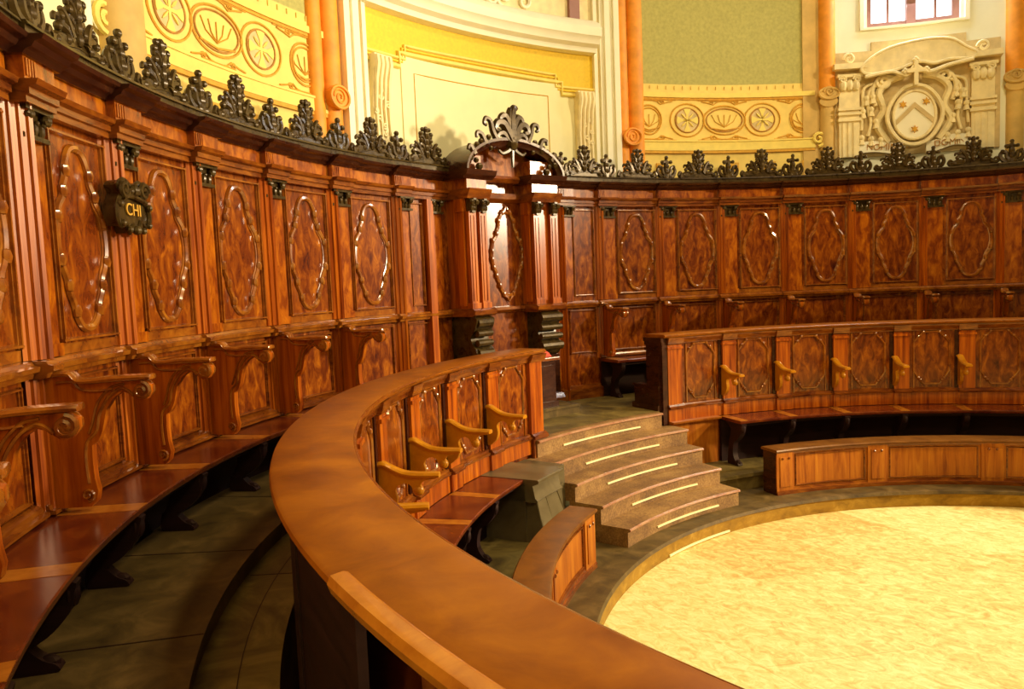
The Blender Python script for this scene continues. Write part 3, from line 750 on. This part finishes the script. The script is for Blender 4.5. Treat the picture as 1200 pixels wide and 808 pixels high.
o.sweep([(RU - .09, 2.06), (RU - .13, 2.07), (RU - .17, 2.10), (RU - .16, 2.13), (RU - .09, 2.14)], -.036, .081); o.build('cross_moulding', 'rail', ae); o = FA(); o.sweep([(RU - .09, 3.27), (RU - .13, 3.28), (RU - .17, 3.31), (RU - .16, 3.37), (RU - .09, 3.37)], -.036, .081); o.build('cross_moulding', 'rail', ae)
for s in (-1, 1):
    a0, a1 = (.082, .127) if s > 0 else (-.097, -.037); w = a1 - a0
    o = FA(); o.box(RP + .05, RU, a0, a1, 2.14, 3.27, 2); pier = o.build('pier', 'grain', ae)
    for q in (0, 1):
        b0 = a0 + (w - .018) * q
        o = FA(); o.box(RP, RP + .06, b0, b0 + .018, 2.17, 3.14, 1)
        o.box(RP - .008, RP + .002, b0 + .004, b0 + .0065, 2.22, 3.10, 1); o.box(RP - .008, RP + .002, b0 + .012, b0 + .0145, 2.22, 3.10, 1)
        o.box(RP - .015, RP + .06, b0 - .002, b0 + .020, 2.14, 2.20, 1)
        o.build('half_column', 'grain', pier)
        o = FA(); capital(o, RP + .01, b0 / DL - .01, (b0 + .018) / DL + .01, 3.14, 3.272, DL, .05); o.build('capital', 'carve', pier)
    for sb in (a0, a1):   # side pilaster strips
        o = FA(); o.box(RP + .07, RP + .17, sb - .003, sb + .003, 2.17, 3.14, 1); o.box(RP + .06, RP + .18, sb - .006, sb + .006, 3.14, 3.27, 1); o.build('side_strip', 'grain', pier)
    o = FA(); e = .006
    pr = [(RP - .02, 3.27), (RP - .035, 3.31), (RP - .06, 3.345), (RP - .065, 3.37), (RU, 3.37), (RU, 3.27)]
    o.sweep(pr, a0 - e, a1 + e, 2); o.build('pier_architrave', 'rail', pier)
    o = FA(); o.box(RP - .0, RU, a0 - .002, a1 + .002, 3.37, 3.475, 2); o.build('pier_frieze', 'burl', pier)
    pr = [(RU, 3.47), (RP - .02, 3.47), (RP - .04, 3.49), (RP - .075, 3.505), (RP - .09, 3.535), (RP - .10, 3.556), (RU, 3.556)]
    o = FA(); o.sweep(pr, a0 - .015, a1 + .015, 2); o.build('pier_cornice', 'dark', pier)
    o = FA(); o.box(RP + .03, RU, a0 + .004, a1 - .012 * (1 if s > 0 else 0), 3.55, 3.72, 2); o.build('attic_block', 'burl', pier)
    pr = [(RP - .03, 2.06), (RP - .06, 2.08), (RP - .07, 2.12), (RP - .03, 2.145), (RU, 2.145), (RU, 2.06)]
    o = FA(); o.sweep(pr, a0 - .006, a1 + .006, 2); o.build('pier_dado_rail', 'rail', pier)
    # scrolled consoles and pedestal below
    o = FA(); o.plate(cat([(RU, 2.05), (RP - .02, 2.05), (RP - .04, 1.98), (RP - .0, 1.90), (RP + .05, 1.84), (RP + .02, 1.76), (RP - .03, 1.70), (RP - .02, 1.62), (RP + .06, 1.56), (RU, 1.56)], 3), (a0 + a1) / 2, .26)
    for z, rr in ((1.99, .05), (1.88, .035), (1.78, .035), (1.67, .05)):
        V = [o.pts([(RP - .02, x, z)])[0] for x in (a0 + .004, a1 - .004)]; o.tubev(V, rr, 10, False, Vector((0, 0, 1)))
    o.build('console', 'carve', pier)
    o = FA(); o.box(RP + .05, RU, a0, a1, ZU + .12, 1.56, 2); o.box(RP + .04, RP + .05, a0 + .012, a1 - .012, 1.22, 1.50, 1)
    o.build('pedestal', 'dark', pier)
    o = FA(); o.sweep([(RP - .0, ZF), (RP - .0, ZF + .09), (RP + .03, ZF + .12), (RP + .05, ZF + .14), (RU, ZF + .14), (RU, ZF)] if s > 0 else [(RP - .0, ZU), (RP - .0, ZU + .10), (RP + .03, ZU + .14), (RP + .05, ZU + .16), (RU, ZU + .16), (RU, ZU)], a0 - .006, a1 + .006, 2); o.build('pedestal_base', 'rail', pier)
# segmental arch
o = FA(); n = 20; half = .124; zb, zt = 3.55, 3.93
def arcz(t, off): # t in -1..1
    return (.013 + t * (half + off * .9 / 5.8), zb + (zt - zb + off) * math.sqrt(max(0, 1 - t * t)))
ring = []
for prof_i in range(1):
    sec = [(RP - .06, 0.0), (RP - .06, -.03), (RP - .04, -.045), (RP - .02, -.085), (RU + .0, -.075), (RU + .0, 0.0)]
    base = len(o.v); k = len(sec)
    for i in range(n + 1):
        t = -math.cos(PI * i / n)
        for R, off in sec:
            a, z = arcz(t, off); o.p(R, a, z)
    for i in range(n):
        for j in range(k): j2 = (j + 1) % k; A = base + i * k; o.f.append((A + j, A + j2, A + k + j2, A + k + j))
    o.f.append(tuple(base + j for j in range(k))); o.f.append(tuple(base + n * k + j for j in range(k)))
o.build('arch', 'dark', ae)
o = FA(); out = [arcz(-math.cos(PI * i / n), -.05) for i in range(n + 1)]
o.face(out, RU - .10, RU - .02); o.build('tympanum', 'burl', ae)
o = FA(); o.sweep([(RU - .10, 3.475), (RU - .19, 3.48), (RU - .22, 3.52), (RU - .21, 3.55), (RU - .10, 3.55)], -.036, .081); o.build('inner_cornice', 'rail', ae)
# central finial, flanking curls and pendant
o = FA(); Rf = RP - .03
def q(x, z): return (.016 - x / Rf, 3.88 + z)
def lf(path, r): leafy(o, Rf, [q(x, z) for x, z in path], r)
for s in (-1, 1):
    lf([(0, .02), (s * .05, .10), (s * .12, .19), (s * .20, .19), (s * .23, .13), (s * .18, .11)], .046)
    lf([(0, .0), (s * .07, .05), (s * .13, .09), (s * .19, .07), (s * .21, .02), (s * .18, .01)], .032)
    lf([(0, .08), (s * .03, .18), (s * .09, .27), (s * .15, .25), (s * .16, .20)], .040)
    lf([(s * .22, .02), (s * .27, .10), (s * .30, .20), (s * .36, .22), (s * .385, .17), (s * .35, .15)], .026)
    lf([(s * .38, -.04), (s * .43, .05), (s * .49, .06), (s * .50, .01)], .026)
    lf([(s * .54, -.16), (s * .60, -.08), (s * .63, -.12)], .026)
    for x, z, r in ((.60, -.20, .035), (.56, -.10, .03), (.33, .03, .03), (.44, -.02, .03), (.50, -.06, .03)):
        a, zz = q(s * x, z); o.ball(Rf, a, zz, r)
    lf([(0, -.04), (s * .06, -.09), (s * .14, -.12), (s * .19, -.09)], .022)
    for x, z, r in ((.48, -.28, .04), (.52, -.22, .03), (.30, -.08, .026), (.42, -.06, .03)):
        a, zz = q(s * x, z); o.ball(Rf, a, zz, r)
lf([(0, 0), (0, .2), (.02, .32), (.05, .37), (.08, .35)], .045); lf([(0, .1), (-.02, .3), (.0, .36)], .04)
lf([(0, 0), (0, -.15), (0, -.26)], .022)
a, zz = q(0, -.02); o.ball(Rf, a, zz, .07)
o.build('finial', 'carve', ae)
# seat inside the arched bay
o = FA(); o.box(5.68, RU - .09, -.036, .081, 1.40, 1.44); o.box(5.72, RU - .09, -.036, .081, ZF, 1.40); o.build('seat', 'bench', ae)

# ------------------------------------------------------------------ upper benches
def bench(name, label, c, a0, a1, R1, R2, z, floorz, joints, thick=.035):
    r = empty(name, c, R1 + .1, floorz, label, 'bench')
    def F(): return MB(R1 + .1, floorz)
    o = F(); pr = [(R1 + .008, z - thick), (R1, z - thick * .6), (R1, z - .006), (R1 + .006, z), (R2, z), (R2, z - thick)]
    o.sweep(pr, a0 - c, a1 - c); o.build('seat', 'bench', r)
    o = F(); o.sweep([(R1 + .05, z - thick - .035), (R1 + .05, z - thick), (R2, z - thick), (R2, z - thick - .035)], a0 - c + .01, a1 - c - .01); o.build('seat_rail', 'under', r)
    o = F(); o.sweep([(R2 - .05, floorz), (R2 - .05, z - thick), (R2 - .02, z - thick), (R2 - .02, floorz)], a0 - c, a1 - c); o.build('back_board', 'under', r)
    for j in joints:
        o = F(); o.box(R1 + .0, R2 - .03, j - c - .011, j - c + .011, z - .002, z + .0015, 1); o.build('seat_inlay', 'benchseam', r)
        seat_bracket(F, r, j - c, R1, z, floorz)
    return r
jl = [OL + DL * i for i in range(5, -4, -1)]
bench('curved_bench', 'long curved walnut bench of the upper row, left of the arched bay', 3.9, 3.262, 4.46, 5.616, 6.0, 1.424, ZF, jl)
jr = [OR + DL * i for i in range(0, 8)]
bench('curved_bench', 'long curved walnut bench of the upper row, right of the arched bay', 2.2, 1.66, 2.797, 5.616, 6.0, 1.424, ZU, jr)

# ------------------------------------------------------------------ lower stall bays
RLn = 4.657
R0L = 4.75
def FL(): return MB(R0L, ZT)
LC = [(-.125, 1.655), (.125, 1.655), (.16, 1.62), (.20, 1.60), (.27, 1.535), (.27, 1.21), (.20, 1.13), (.165, 1.105), (.12, 1.06), (-.12, 1.06), (-.165, 1.105), (-.20, 1.13), (-.27, 1.21), (-.27, 1.535), (-.20, 1.60), (-.16, 1.62)]
LARM = cat([(4.66, 1.36), (4.615, 1.365), (4.565, 1.34), (4.50, 1.31), (4.42, 1.297), (4.31, 1.297), (4.31, 1.285), (4.375, 1.275), (4.40, 1.245), (4.385, 1.215), (4.40, 1.19), (4.43, 1.19), (4.445, 1.215), (4.455, 1.245), (4.485, 1.262), (4.53, 1.25), (4.55, 1.215), (4.54, 1.17), (4.55, 1.12), (4.58, 1.08), (4.66, 1.06)], 2)
def lower_arm(r, F, a):
    o = F(); o.plate(LARM, a, .035); arm = o.build('arm_rest', 'arm', r)
    o = F(); o.ball(4.415, a, 1.215, .034, (1, .9, 1), 12, 8); o.build('arm_knob', 'arm', arm)
    o = F(); top = cat([(4.66, 1.372), (4.615, 1.378), (4.565, 1.352), (4.50, 1.322), (4.42, 1.31), (4.31, 1.308), (4.285, 1.305)], 4, False)
    base = len(o.v); k = len(top)
    for i, (R, z) in enumerate(top):
        w_ = .032 if i < k - 1 else .018
        for dx, dz in ((-1, -.012), (-1.1, .0), (-.75, .012), (0, .016), (.75, .012), (1.1, .0), (1, -.012)):
            t_ = dx * w_; o.v.append((R * math.cos(a) - o.R0 - t_ * math.sin(a), R * math.sin(a) + t_ * math.cos(a), z + dz - o.Z0))
    for i in range(k - 1):
        for j in range(7): j2 = (j + 1) % 7; A = base + i * 7; o.f.append((A + j, A + j2, A + 7 + j2, A + 7 + j))
    o.f.append(tuple(base + j for j in range(7))); o.f.append(tuple(base + (k - 1) * 7 + j for j in range(7)))
    o.build('hand_rail', 'arm', arm)
def lower_pilaster(r, F, u0, u1, dr):
    a0, a1 = sorted((u0 * dr, u1 * dr))
    o = F(); o.box(RLn - .035, RLn, a0, a1, .99, 1.66, 2); o.box(RLn - .05, RLn, a0 - .002, a1 + .002, 1.615, 1.64, 2); pl = o.build('pilaster', 'grain', r)
def lower_bay_parts(r, F, W0, W1, dr, cart=True, pil=(.03, .27)):
    a0, a1 = sorted((W0 * dr, W1 * dr))
    o = F(); o.box(RLn, RLn + .05, a0, a1, ZT, 1.74); o.build('back_panel', 'panel', r)
    o = F(); o.box(RLn + .05, 4.855, a0, a1, 1.70, 1.74); o.box(4.835, 4.86, a0, a1, ZU, 1.74); o.box(4.86, 4.868, a0, a0 + .03 / RLn, ZU, 1.74, 1); o.build('rear_board', 'under', r)
    if cart:
        o = F(); o.tube([(RLn - .004, (.62 + x) * dr, z) for x, z in LC], .013, 6, True)
        for x, z in ((.125, 1.652), (.20, 1.60), (.165, 1.105), (.20, 1.13)):
            for s in (-1, 1): o.ball(RLn - .008, (.62 + s * x) * dr, z, .019)
        o.box(RLn - .012, RLn, .36 * dr, .34 * dr, 1.0, 1.66, 1); o.box(RLn - .012, RLn, .91 * dr, .90 * dr, 1.0, 1.66, 1)
        o.build('oval_moulding', 'polish', r)
    lower_pilaster(r, F, *pil, dr)
    o = F(); o2 = F() # mouldings under the cap and above the seat; base course
    for (x, y, e) in ((W0, W1, 0), (pil[0] - .01, pil[1] + .02, .03)):
        a, b = sorted((x * dr, y * dr))
        o.sweep([(RLn, 1.665), (RLn - .02 - e, 1.67), (RLn - .03 - e, 1.70), (RLn - .045 - e * .6, 1.715), (RLn - .05 - e * .6, 1.738), (RLn, 1.74)], a, b)
        o2.sweep([(RLn, .965), (RLn - .04 - e, .968), (RLn - .045 - e, .985), (RLn - .025 - e, .995), (RLn - .02 - e, 1.01), (RLn, 1.02)], a, b)
    o.build('top_moulding', 'rail', r); o2.build('wall_moulding', 'rail', r)
    o = F(); o.box(RLn - .025, RLn, a0, a1, .832, .965); o.box(RLn - .045, RLn, *sorted(((pil[0] - .01) * dr, (pil[1] + .02) * dr)), .832, .966, 1); o.build('base_course', 'grain', r)
def lower_bay(label):
    r = empty('choir_stall', 0, R0L, ZT, label, 'choir stall', 'lower choir stalls with octagonal panels')
    lower_bay_parts(r, FL, 0, 1, DR)
    lower_arm(r, FL, .04 * DR)
    o = FL(); o.box(RLn - .014, RLn, *sorted((-.03 * DR, .028 * DR)), .84, 1.665, 1); o.build('joint_shade_strip', 'dark', r)  # dark strip painting the shade line of the joint beside each pilaster
    return r
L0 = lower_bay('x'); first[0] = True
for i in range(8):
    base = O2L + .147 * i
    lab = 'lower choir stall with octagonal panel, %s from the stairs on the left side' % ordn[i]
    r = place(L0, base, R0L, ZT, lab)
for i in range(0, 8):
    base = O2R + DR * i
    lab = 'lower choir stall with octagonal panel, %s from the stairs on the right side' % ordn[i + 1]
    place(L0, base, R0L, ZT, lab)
# first right bay (no arm at its free end) and end walls
r = empty('end_stall', O2R - DR, R0L, ZT, 'lower choir stall with octagonal panel nearest the stairs, at the right side, without arm rest', 'choir stall', 'end stalls beside the stairs')
lower_bay_parts(r, FL, -.05, 1, DR, True, (-.04, .24))
o = FL(); o.box(RLn - .02, 4.86, .0 - .02 * -1 - .0, .02 + .012, ZT, 1.74, 1)
o = FL(); a_ = -.05 * DR
o.box(RLn - .03, 4.90, a_, a_ + .014, ZT, 1.735, 1)
for z0, z1, e in ((1.60, 1.63, .012), (1.66, 1.70, .012), (1.70, 1.74, .02), (.90, .96, .015)): o.box(RLn - .04, 4.90 + e, a_ + .012, a_ + .014 + e / 4.6, z0, z1, 1)
o.box(RLn + .02, 4.86, a_ + .013, a_ + .017, 1.05, 1.55, 1)
ep = o.build('end_wall', 'dark', r)
o = FL(); o.box(4.67, 5.08, a_ + .002, a_ + .020, ZU, 1.20, 1); o.box(4.66, 5.10, a_ + .0, a_ + .024, ZU, ZU + .06, 1); o.box(4.66, 5.10, a_ + .0, a_ + .022, 1.20, 1.225, 1); o.build('end_plinth', 'dark', r)
# left end post
r2 = empty('end_stall', 3.2407, R0L, ZT, 'post ending the left lower stalls beside the top of the stairs', 'stall end post')
o = FL(); o.box(RLn - .035, 4.86, -.040, 0, ZT, 1.74, 2); o.build('post', 'grain', r2)
o = FL()
for e in (0,):
    o.sweep([(RLn - .03, 1.665), (RLn - .05, 1.67), (RLn - .065, 1.70), (RLn - .08, 1.738), (4.88, 1.74), (4.88, 1.665)], -.046, .0, 1)
    o.build('post_moulding', 'rail', r2); o = FL()
    o.sweep([(RLn - .03, .965), (RLn - .075, .968), (RLn - .07, .995), (RLn - .03, 1.02), (4.87, 1.02), (4.87, .965)], -.045, .0, 1)
    o.box(RLn - .06, 4.87, -.045, 0, ZT, .97, 1)
o.build('post_moulding', 'rail', r2)

# caps
def cap(label, a0, a1):
    c = (a0 + a1) / 2
    r = empty('parapet_cap', c, 4.78, 1.74, label, 'parapet cap')
    F = lambda: MB(4.78, 1.74)
    n = int(abs(a1 - a0) / .02)
    o = F(); o.sweep([(4.60, 1.742), (4.592, 1.755), (4.60, 1.772), (4.612, 1.777), (4.90, 1.777), (4.912, 1.770), (4.916, 1.758), (4.905, 1.742)], a0 - c, a1 - c, n); o.build('cap_board', 'cap', r)
    o = F(); o.tube([(4.598, a0 - c + (a1 - a0) * k / n, 1.762) for k in range(n + 1)], .011, 6); o.build('cap_edge', 'polish', r)
    return r, c, F
r, c, F = cap('broad polished curving cap on the left lower stalls, sweeping across the foreground', 3.193, 4.85)
o = F(); o.sweep([(4.872, 1.777), (4.874, 1.783), (4.885, 1.787), (4.915, 1.783), (4.923, 1.765), (4.915, 1.742), (4.90, 1.742), (4.90, 1.777)], 4.42 - c, 4.85 - c, 24); o.build('edge_bead', 'benchseam', r)
r, c, F = cap('narrow polished curving cap on the right lower stalls beyond the stairs', 1.45, 2.822)

# lower benches
jl = [O2L + .147 * i for i in range(1, 8)]
bench('curved_bench', 'curved walnut bench of the lower row at the left, partly hidden by the broad cap', 3.9, 3.416, 4.45, 4.245, 4.65, .826, ZT, jl)
jr = [O2R + DR * i for i in range(0, 8)]
bench('curved_bench', 'curved walnut bench of the lower row at the right behind the low desk', 2.1, 1.5, 2.662, 4.245, 4.65, .826, ZT, [2.652] + jr[1:])
# moulding ledge between right bench and stairs
o = MB(4.6, ZT); o.sweep([(4.60, .80), (4.56, .81), (4.55, .83), (4.655, .835), (4.655, .80)], -.068, .072); 
o.box(4.63, 4.655, -.068, .072, ZT, .80)
t = o.build('stall_base', 'desk'); t.location = (4.6 * math.cos(2.735), 4.6 * math.sin(2.735), ZT); t.rotation_euler = (0, 0, 2.735)
tag(t, 'plain walnut base panel with a ledge between the stairs and the right lower bench', 'base panel')
# grey pedestal left of the stairs
pd = empty('pedestal', 3.363, 4.3, ZT, 'grey-green worn pedestal block left of the stairs beside the lower bench', 'pedestal')
F = lambda: MB(4.3, ZT)
o = F()
for R, a, z in ((4.06, -.055, ZT), (4.06, .056, ZT), (4.24, .056, ZT), (4.24, -.10, ZT), (4.15, -.040, .65), (4.15, .048, .65), (4.24, .048, .65), (4.24, -.10, .65)): o.p(R, a, z)
for f in ((0, 1, 2, 3), (4, 5, 6, 7), (0, 1, 5, 4), (1, 2, 6, 5), (2, 3, 7, 6), (3, 0, 4, 7)): o.f.append(f)
o.box(4.235, 4.65, -.105, .056, ZT, .80)
o.build('body', 'pedestal', pd)
o = F(); o.sweep([(4.145, .645), (4.125, .66), (4.145, .68), (4.165, .78), (4.115, .80), (4.11, .82), (4.12, .83), (4.65, .83), (4.65, .645)], -.052, .056); o.build('top', 'pedestal', pd)
for da, db in ((-.052, -.038), (.005, .01), (.055, .047)):
    o = F(); o.tube([(4.06, da, ZT + .005), (4.11, (da + db) / 2, .5), (4.148, db, .65)], .007, 5); o.build('edge_bead', 'pedestal', pd)

# ------------------------------------------------------------------ staircase
sr = empty('staircase', 3.03, 3.6, ZP, 'five curved carpeted steps rising between the lower stalls', 'staircase')
F = lambda: MB(3.6, ZP)
for i in range(5):
    z1 = ZP + .16 * (i + 1); z0 = z1 - .16
    s0, s1 = ST0 - 3.03, ST1 - 3.03
    if i == 4: s0, s1 = 2.838 - 3.03, 3.235 - 3.03
    R = SR[i]; R2 = (SR[i + 1] + .02) if i < 4 else 4.665
    o = F(); o.sweep([(R + .018, z0), (R + .018, z1 - .03), (R + .005, z1 - .028), (R - .002, z1 - .012), (R + .004, z1 - .001), (R + .016, z1), (R2 + .06 if i < 4 else R2, z1), (R2 + .06 if i < 4 else R2, z0)], s0, s1, 20)
    st = o.build('step', 'carpet', sr)
    o = F(); o.tube([(R + .002, s0 + (s1 - s0) * k / 20, z1 - .014) for k in range(21)], .013, 6); o.build('step_nosing', 'nosing', st)
ends = [((755, 628.5), (842, 596))]
strips = [(2.93, 3.179, 4), (2.873, 3.118, 3), (2.83, 3.07, 2), (2.83, 3.06, 1), (2.83, 3.06, 0)]
# screen-measured ends expressed as bearings on each riser
SB = [(2.905, 3.150), (2.895, 3.140), (2.890, 3.135), (2.885, 3.130), (2.880, 3.125)]
for k in range(5):
    i = 4 - k; z = ZP + .16 * (i + 1)
    a, b_ = STRIPB[i] if 'STRIPB' in globals() else SB[k]
    o = F(); o.sweep([(SR[i] + .018, z - .12), (SR[i] + .006, z - .12), (SR[i] + .006, z - .105), (SR[i] + .018, z - .105)], a - 3.03, b_ - 3.03, 12)
    t = o.build('riser_strip', 'strip', sr)
    t['label'] = 'pale yellow strip along the riser'
o = MB(3.43, 0); o.sweep([(3.437, .012), (3.425, .012), (3.425, .028), (3.437, .028)], -.13, .13, 12)
t = o.build('curb_strip', 'strip'); t.location = (3.43 * math.cos(3.03), 3.43 * math.sin(3.03), 0); t.rotation_euler = (0, 0, 3.03)
tag(t, 'pale yellow strip along the foot of the curb below the stairs', 'strip')

# ------------------------------------------------------------------ low desks
def desk(label, a0, a1, divs):
    c = (a0 + a1) / 2; Rm = 3.8
    r = empty('kneeling_desk', c, Rm, ZP, label, 'kneeling desk')
    F = lambda: MB(Rm, ZP)
    o = F(); o.sweep([(3.668, .592), (3.660, .605), (3.668, .618), (3.68, .620), (3.90, .620), (3.912, .605), (3.905, .592)], a0 - c - .004, a1 - c + .004); o.build('top_board', 'desktop', r)
    o = F(); o.box(3.70, 3.885, a0 - c, a1 - c, ZP, .592); o.build('front_panel', 'desk', r)
    o = F(); o.sweep([(3.70, ZP), (3.672, ZP), (3.672, ZP + .035), (3.685, ZP + .045), (3.688, ZP + .06), (3.70, ZP + .065)], a0 - c, a1 - c)
    o.sweep([(3.70, .56), (3.685, .565), (3.68, .592), (3.70, .592)], a0 - c, a1 - c); o.build('base_moulding', 'rail', r)
    for d in (a0 + .012, a1 - .012): 
        o = F(); o.box(3.698, 3.888, d - c - .013, d - c + .013, ZP, .592, 1); o.build('end_board', 'dark', r)
    for d in divs:
        o = F(); o.box(3.682, 3.70, d - c - .028, d - c + .028, ZP, .592, 2)
        o.box(3.674, 3.684, d - c - .018, d - c + .018, ZP + .08, .54, 1)
        p_ = o.build('pilaster', 'desk', r)
        o = F(); o.ball(3.672, d - c - .010, .525, .013); o.ball(3.672, d - c + .010, .525, .013); o.build('rosette', 'rail', p_)
    ds = sorted(divs)
    for x, y in zip(ds[:-1], ds[1:]):
        o = F(); frame(o, 3.70, (x - c + .034) / -1, (y - c - .034) / -1, ZP + .075, .55, -1, .014, .012); o.build('panel_frame', 'rail', r)
    return r
desk('low curved desk at the right, in front of the lower right bench', 1.45, 2.660, [2.632, 2.352, 2.05, 1.75, 1.48])
desk('low curved desk at the left, below the stairs beside the broad cap', 3.395, 4.25, [3.423, 3.70, 3.98, 4.22])

# ------------------------------------------------------------------ carved plaque on the left wall
RM = RU - .13; am = 3.850; zm = 2.885
pq = empty('carved_plaque', am, RM, zm, 'dark carved scrolled plaque lettered CHI hanging on the pilaster at the upper left', 'plaque')
F = lambda: MB(RM, zm)
def X(x): return -x * .80 / RM
o = F()
out = cat([(-.20, .03), (-.15, .10), (-.18, .15), (-.10, .19), (0, .15), (.10, .19), (.18, .14), (.15, .08), (.20, .02), (.21, -.06), (.15, -.10), (.09, -.07), (.06, -.14), (-.01, -.10), (-.07, -.15), (-.10, -.09), (-.17, -.11), (-.21, -.05)], 3)
o.face([(X(x), zm + z * .85) for x, z in out], RM + .02, RM + .09); o.build('plaque_body', 'carve', pq)
o = F()
o.tube([(RM + .015, X(x), zm + z * .85) for x, z in out], .014, 6, True)
for s in (-1, 1):
    o.tube([(RM + .0, X(s * .13 + rr * math.cos(q)), zm + .11 + rr * .85 * math.sin(q)) for rr, q in [(.06 * (1 - .8 * t), s * (t * 9)) for t in [k / 18 for k in range(19)]]], .016, 6)
    for x, z in ((.17, -.09), (.09, -.13), (.04, .12), (.19, .03)): o.ball(RM + .0, X(s * x), zm + z * .85, .020)
o.ball(RM + .0, X(0), zm + .11, .035); o.ball(RM + .0, X(0), zm - .11, .028)
o.tube([(RM + .0, X(x), zm + z * .85) for x, z in cat([(-.15, .07), (-.05, .09), (.05, .08), (.15, .06)], 4, False)], .014, 6)
o.build('scroll_border', 'carve', pq)
cu = bpy.data.curves.new('lettering', 'FONT'); cu.body = 'CHI'; cu.size = .095; cu.align_x = 'CENTER'; cu.align_y = 'CENTER'; cu.extrude = .004; cu.materials.append(M['ochre'])
t = bpy.data.objects.new('lettering', cu); C.objects.link(t); t.parent = pq; t.location = (.012, 0, 0)
t.rotation_euler = Matrix(((0, 0, -1), (-1, 0, 0), (0, 1, 0))).to_euler()

# ------------------------------------------------------------------ small desk with red cushion before the arched bay
kd = empty('prayer_desk', 3.045, 5.42, ZF, 'small dark prayer desk before the arched bay, behind the end of the left stalls', 'prayer desk')
F = lambda: MB(5.42, ZF)
o = F(); o.box(5.30, 5.54, -.035, .035, ZF, 1.555, 1); o.build('body', 'dark', kd)
o = F(); o.sweep([(5.27, 1.555), (5.265, 1.575), (5.27, 1.59), (5.57, 1.59), (5.57, 1.555)], -.042, .042, 3); o.build('desk_top', 'rail', kd)
o = F(); o.box(5.29, 5.56, -.040, .040, ZF, ZF + .06, 1); o.box(5.285, 5.30, -.025, .025, ZF + .12, 1.50, 1); o.build('plinth', 'dark', kd)
o = MB(5.42, 1.59); base = 0
n = 10
for i in range(n + 1):
    for j in range(n + 1):
        u, v = i / n * 2 - 1, j / n * 2 - 1
        o.p(5.42 + u * .10, v * .020, 1.592 + .07 * max(0, (1 - u ** 4) * (1 - v ** 4)) ** .5)
for i in range(n):
    for j in range(n): A = i * (n + 1) + j; o.f.append((A, A + 1, A + n + 2, A + n + 1))
o.f.append(tuple([j for j in range(n + 1)] + [i * (n + 1) + n for i in range(1, n + 1)] + [n * (n + 1) + j for j in range(n - 1, -1, -1)] + [i * (n + 1) for i in range(n - 1, 0, -1)]))
t = o.build('red_cushion', 'red'); t.location = (5.42 * math.cos(3.035), 5.42 * math.sin(3.035), 1.59); t.rotation_euler = (0, 0, 3.035)
tag(t, 'small red cushion lying on the prayer desk before the arched bay', 'cushion')

for t in [x for x in C.objects if x.type == 'FONT']:
    bpy.context.view_layer.update()
    me = bpy.data.meshes.new_from_object(t.evaluated_get(bpy.context.evaluated_depsgraph_get()))
    nm = t.name; par, loc, rot, mat_ = t.parent, t.location.copy(), t.rotation_euler.copy(), t.data.materials[0]
    me.materials.clear(); me.materials.append(mat_)
    bpy.data.objects.remove(t)
    q = bpy.data.objects.new(nm, me); C.objects.link(q); q.parent = par; q.location = loc; q.rotation_euler = rot

# ------------------------------------------------------------------ camera (solved from the photograph)
rc, zc, yaw, pitch, roll, f = 5.618, 2.4042, -.7493, -.0812, .0405, 903.55
fw = Vector((math.sin(yaw) * math.cos(pitch), math.cos(yaw) * math.cos(pitch), math.sin(pitch)))
rt = Vector((math.cos(yaw), -math.sin(yaw), 0)); up = rt.cross(fw)
cx = rt * math.cos(roll) - up * math.sin(roll); cy = rt * math.sin(roll) + up * math.cos(roll)
cam = bpy.data.cameras.new('camera'); co = bpy.data.objects.new('camera', cam); C.objects.link(co)
mt = Matrix((cx, cy, -fw)).transposed().to_4x4(); mt.translation = Vector((0, -rc, zc)); co.matrix_world = mt
cam.sensor_width = 36; cam.lens = f * 36 / 1200; cam.clip_start = .05; cam.clip_end = 100
bpy.context.scene.camera = co

# ------------------------------------------------------------------ lights
def area(name, loc, target, size, power, col):
    l = bpy.data.lights.new(name, 'AREA'); l.shape = 'DISK'; l.size = size; l.energy = power; l.color = col
    o = bpy.data.objects.new(name, l); C.objects.link(o); o.location = loc
    o.rotation_euler = (Vector(target) - Vector(loc)).to_track_quat('-Z', 'Y').to_euler(); return o
l = bpy.data.lights.new('nave_floodlight', 'SPOT'); l.energy = 4300; l.color = (1, .80, .50); l.shadow_soft_size = .4; l.spot_size = math.radians(58); l.spot_blend = .55
o = bpy.data.objects.new('nave_floodlight', l); C.objects.link(o); o.location = (7.5, 6.0, 7.6)
o.rotation_euler = (Vector((-5.5, -1.0, 4.3)) - Vector(o.location)).to_track_quat('-Z', 'Y').to_euler()
area('choir_lamp', (1.6, -3.6, 6.2), (-4.5, -2.0, 2.5), .22, 80, (1, .84, .58))
area('overhead_lamp', (0, .5, 9.5), (0, 0, 0), 1.4, 380, (1, .80, .46))
area('nave_window_light', (6.0, 8.1, 5.0), (-5.5, 1, 2.8), 1.1, 1900, (1, .88, .66))
area('window_daylight', (RW * math.cos(2.08) * .97, RW * math.sin(2.08) * .97, 6.3), (0, 0, 3), 1.2, 90, (.85, .93, 1))
wd = bpy.data.worlds.new('world'); bpy.context.scene.world = wd; wd.use_nodes = True
bg = wd.node_tree.nodes['Background']; bg.inputs[0].default_value = (.75, .35, .50, 1); bg.inputs[1].default_value = .015
sc = bpy.context.scene
sc.view_settings.view_transform = 'Standard'; sc.view_settings.look = 'None'; sc.view_settings.exposure = 0; sc.view_settings.gamma = 1
sc.view_settings.use_curve_mapping = False
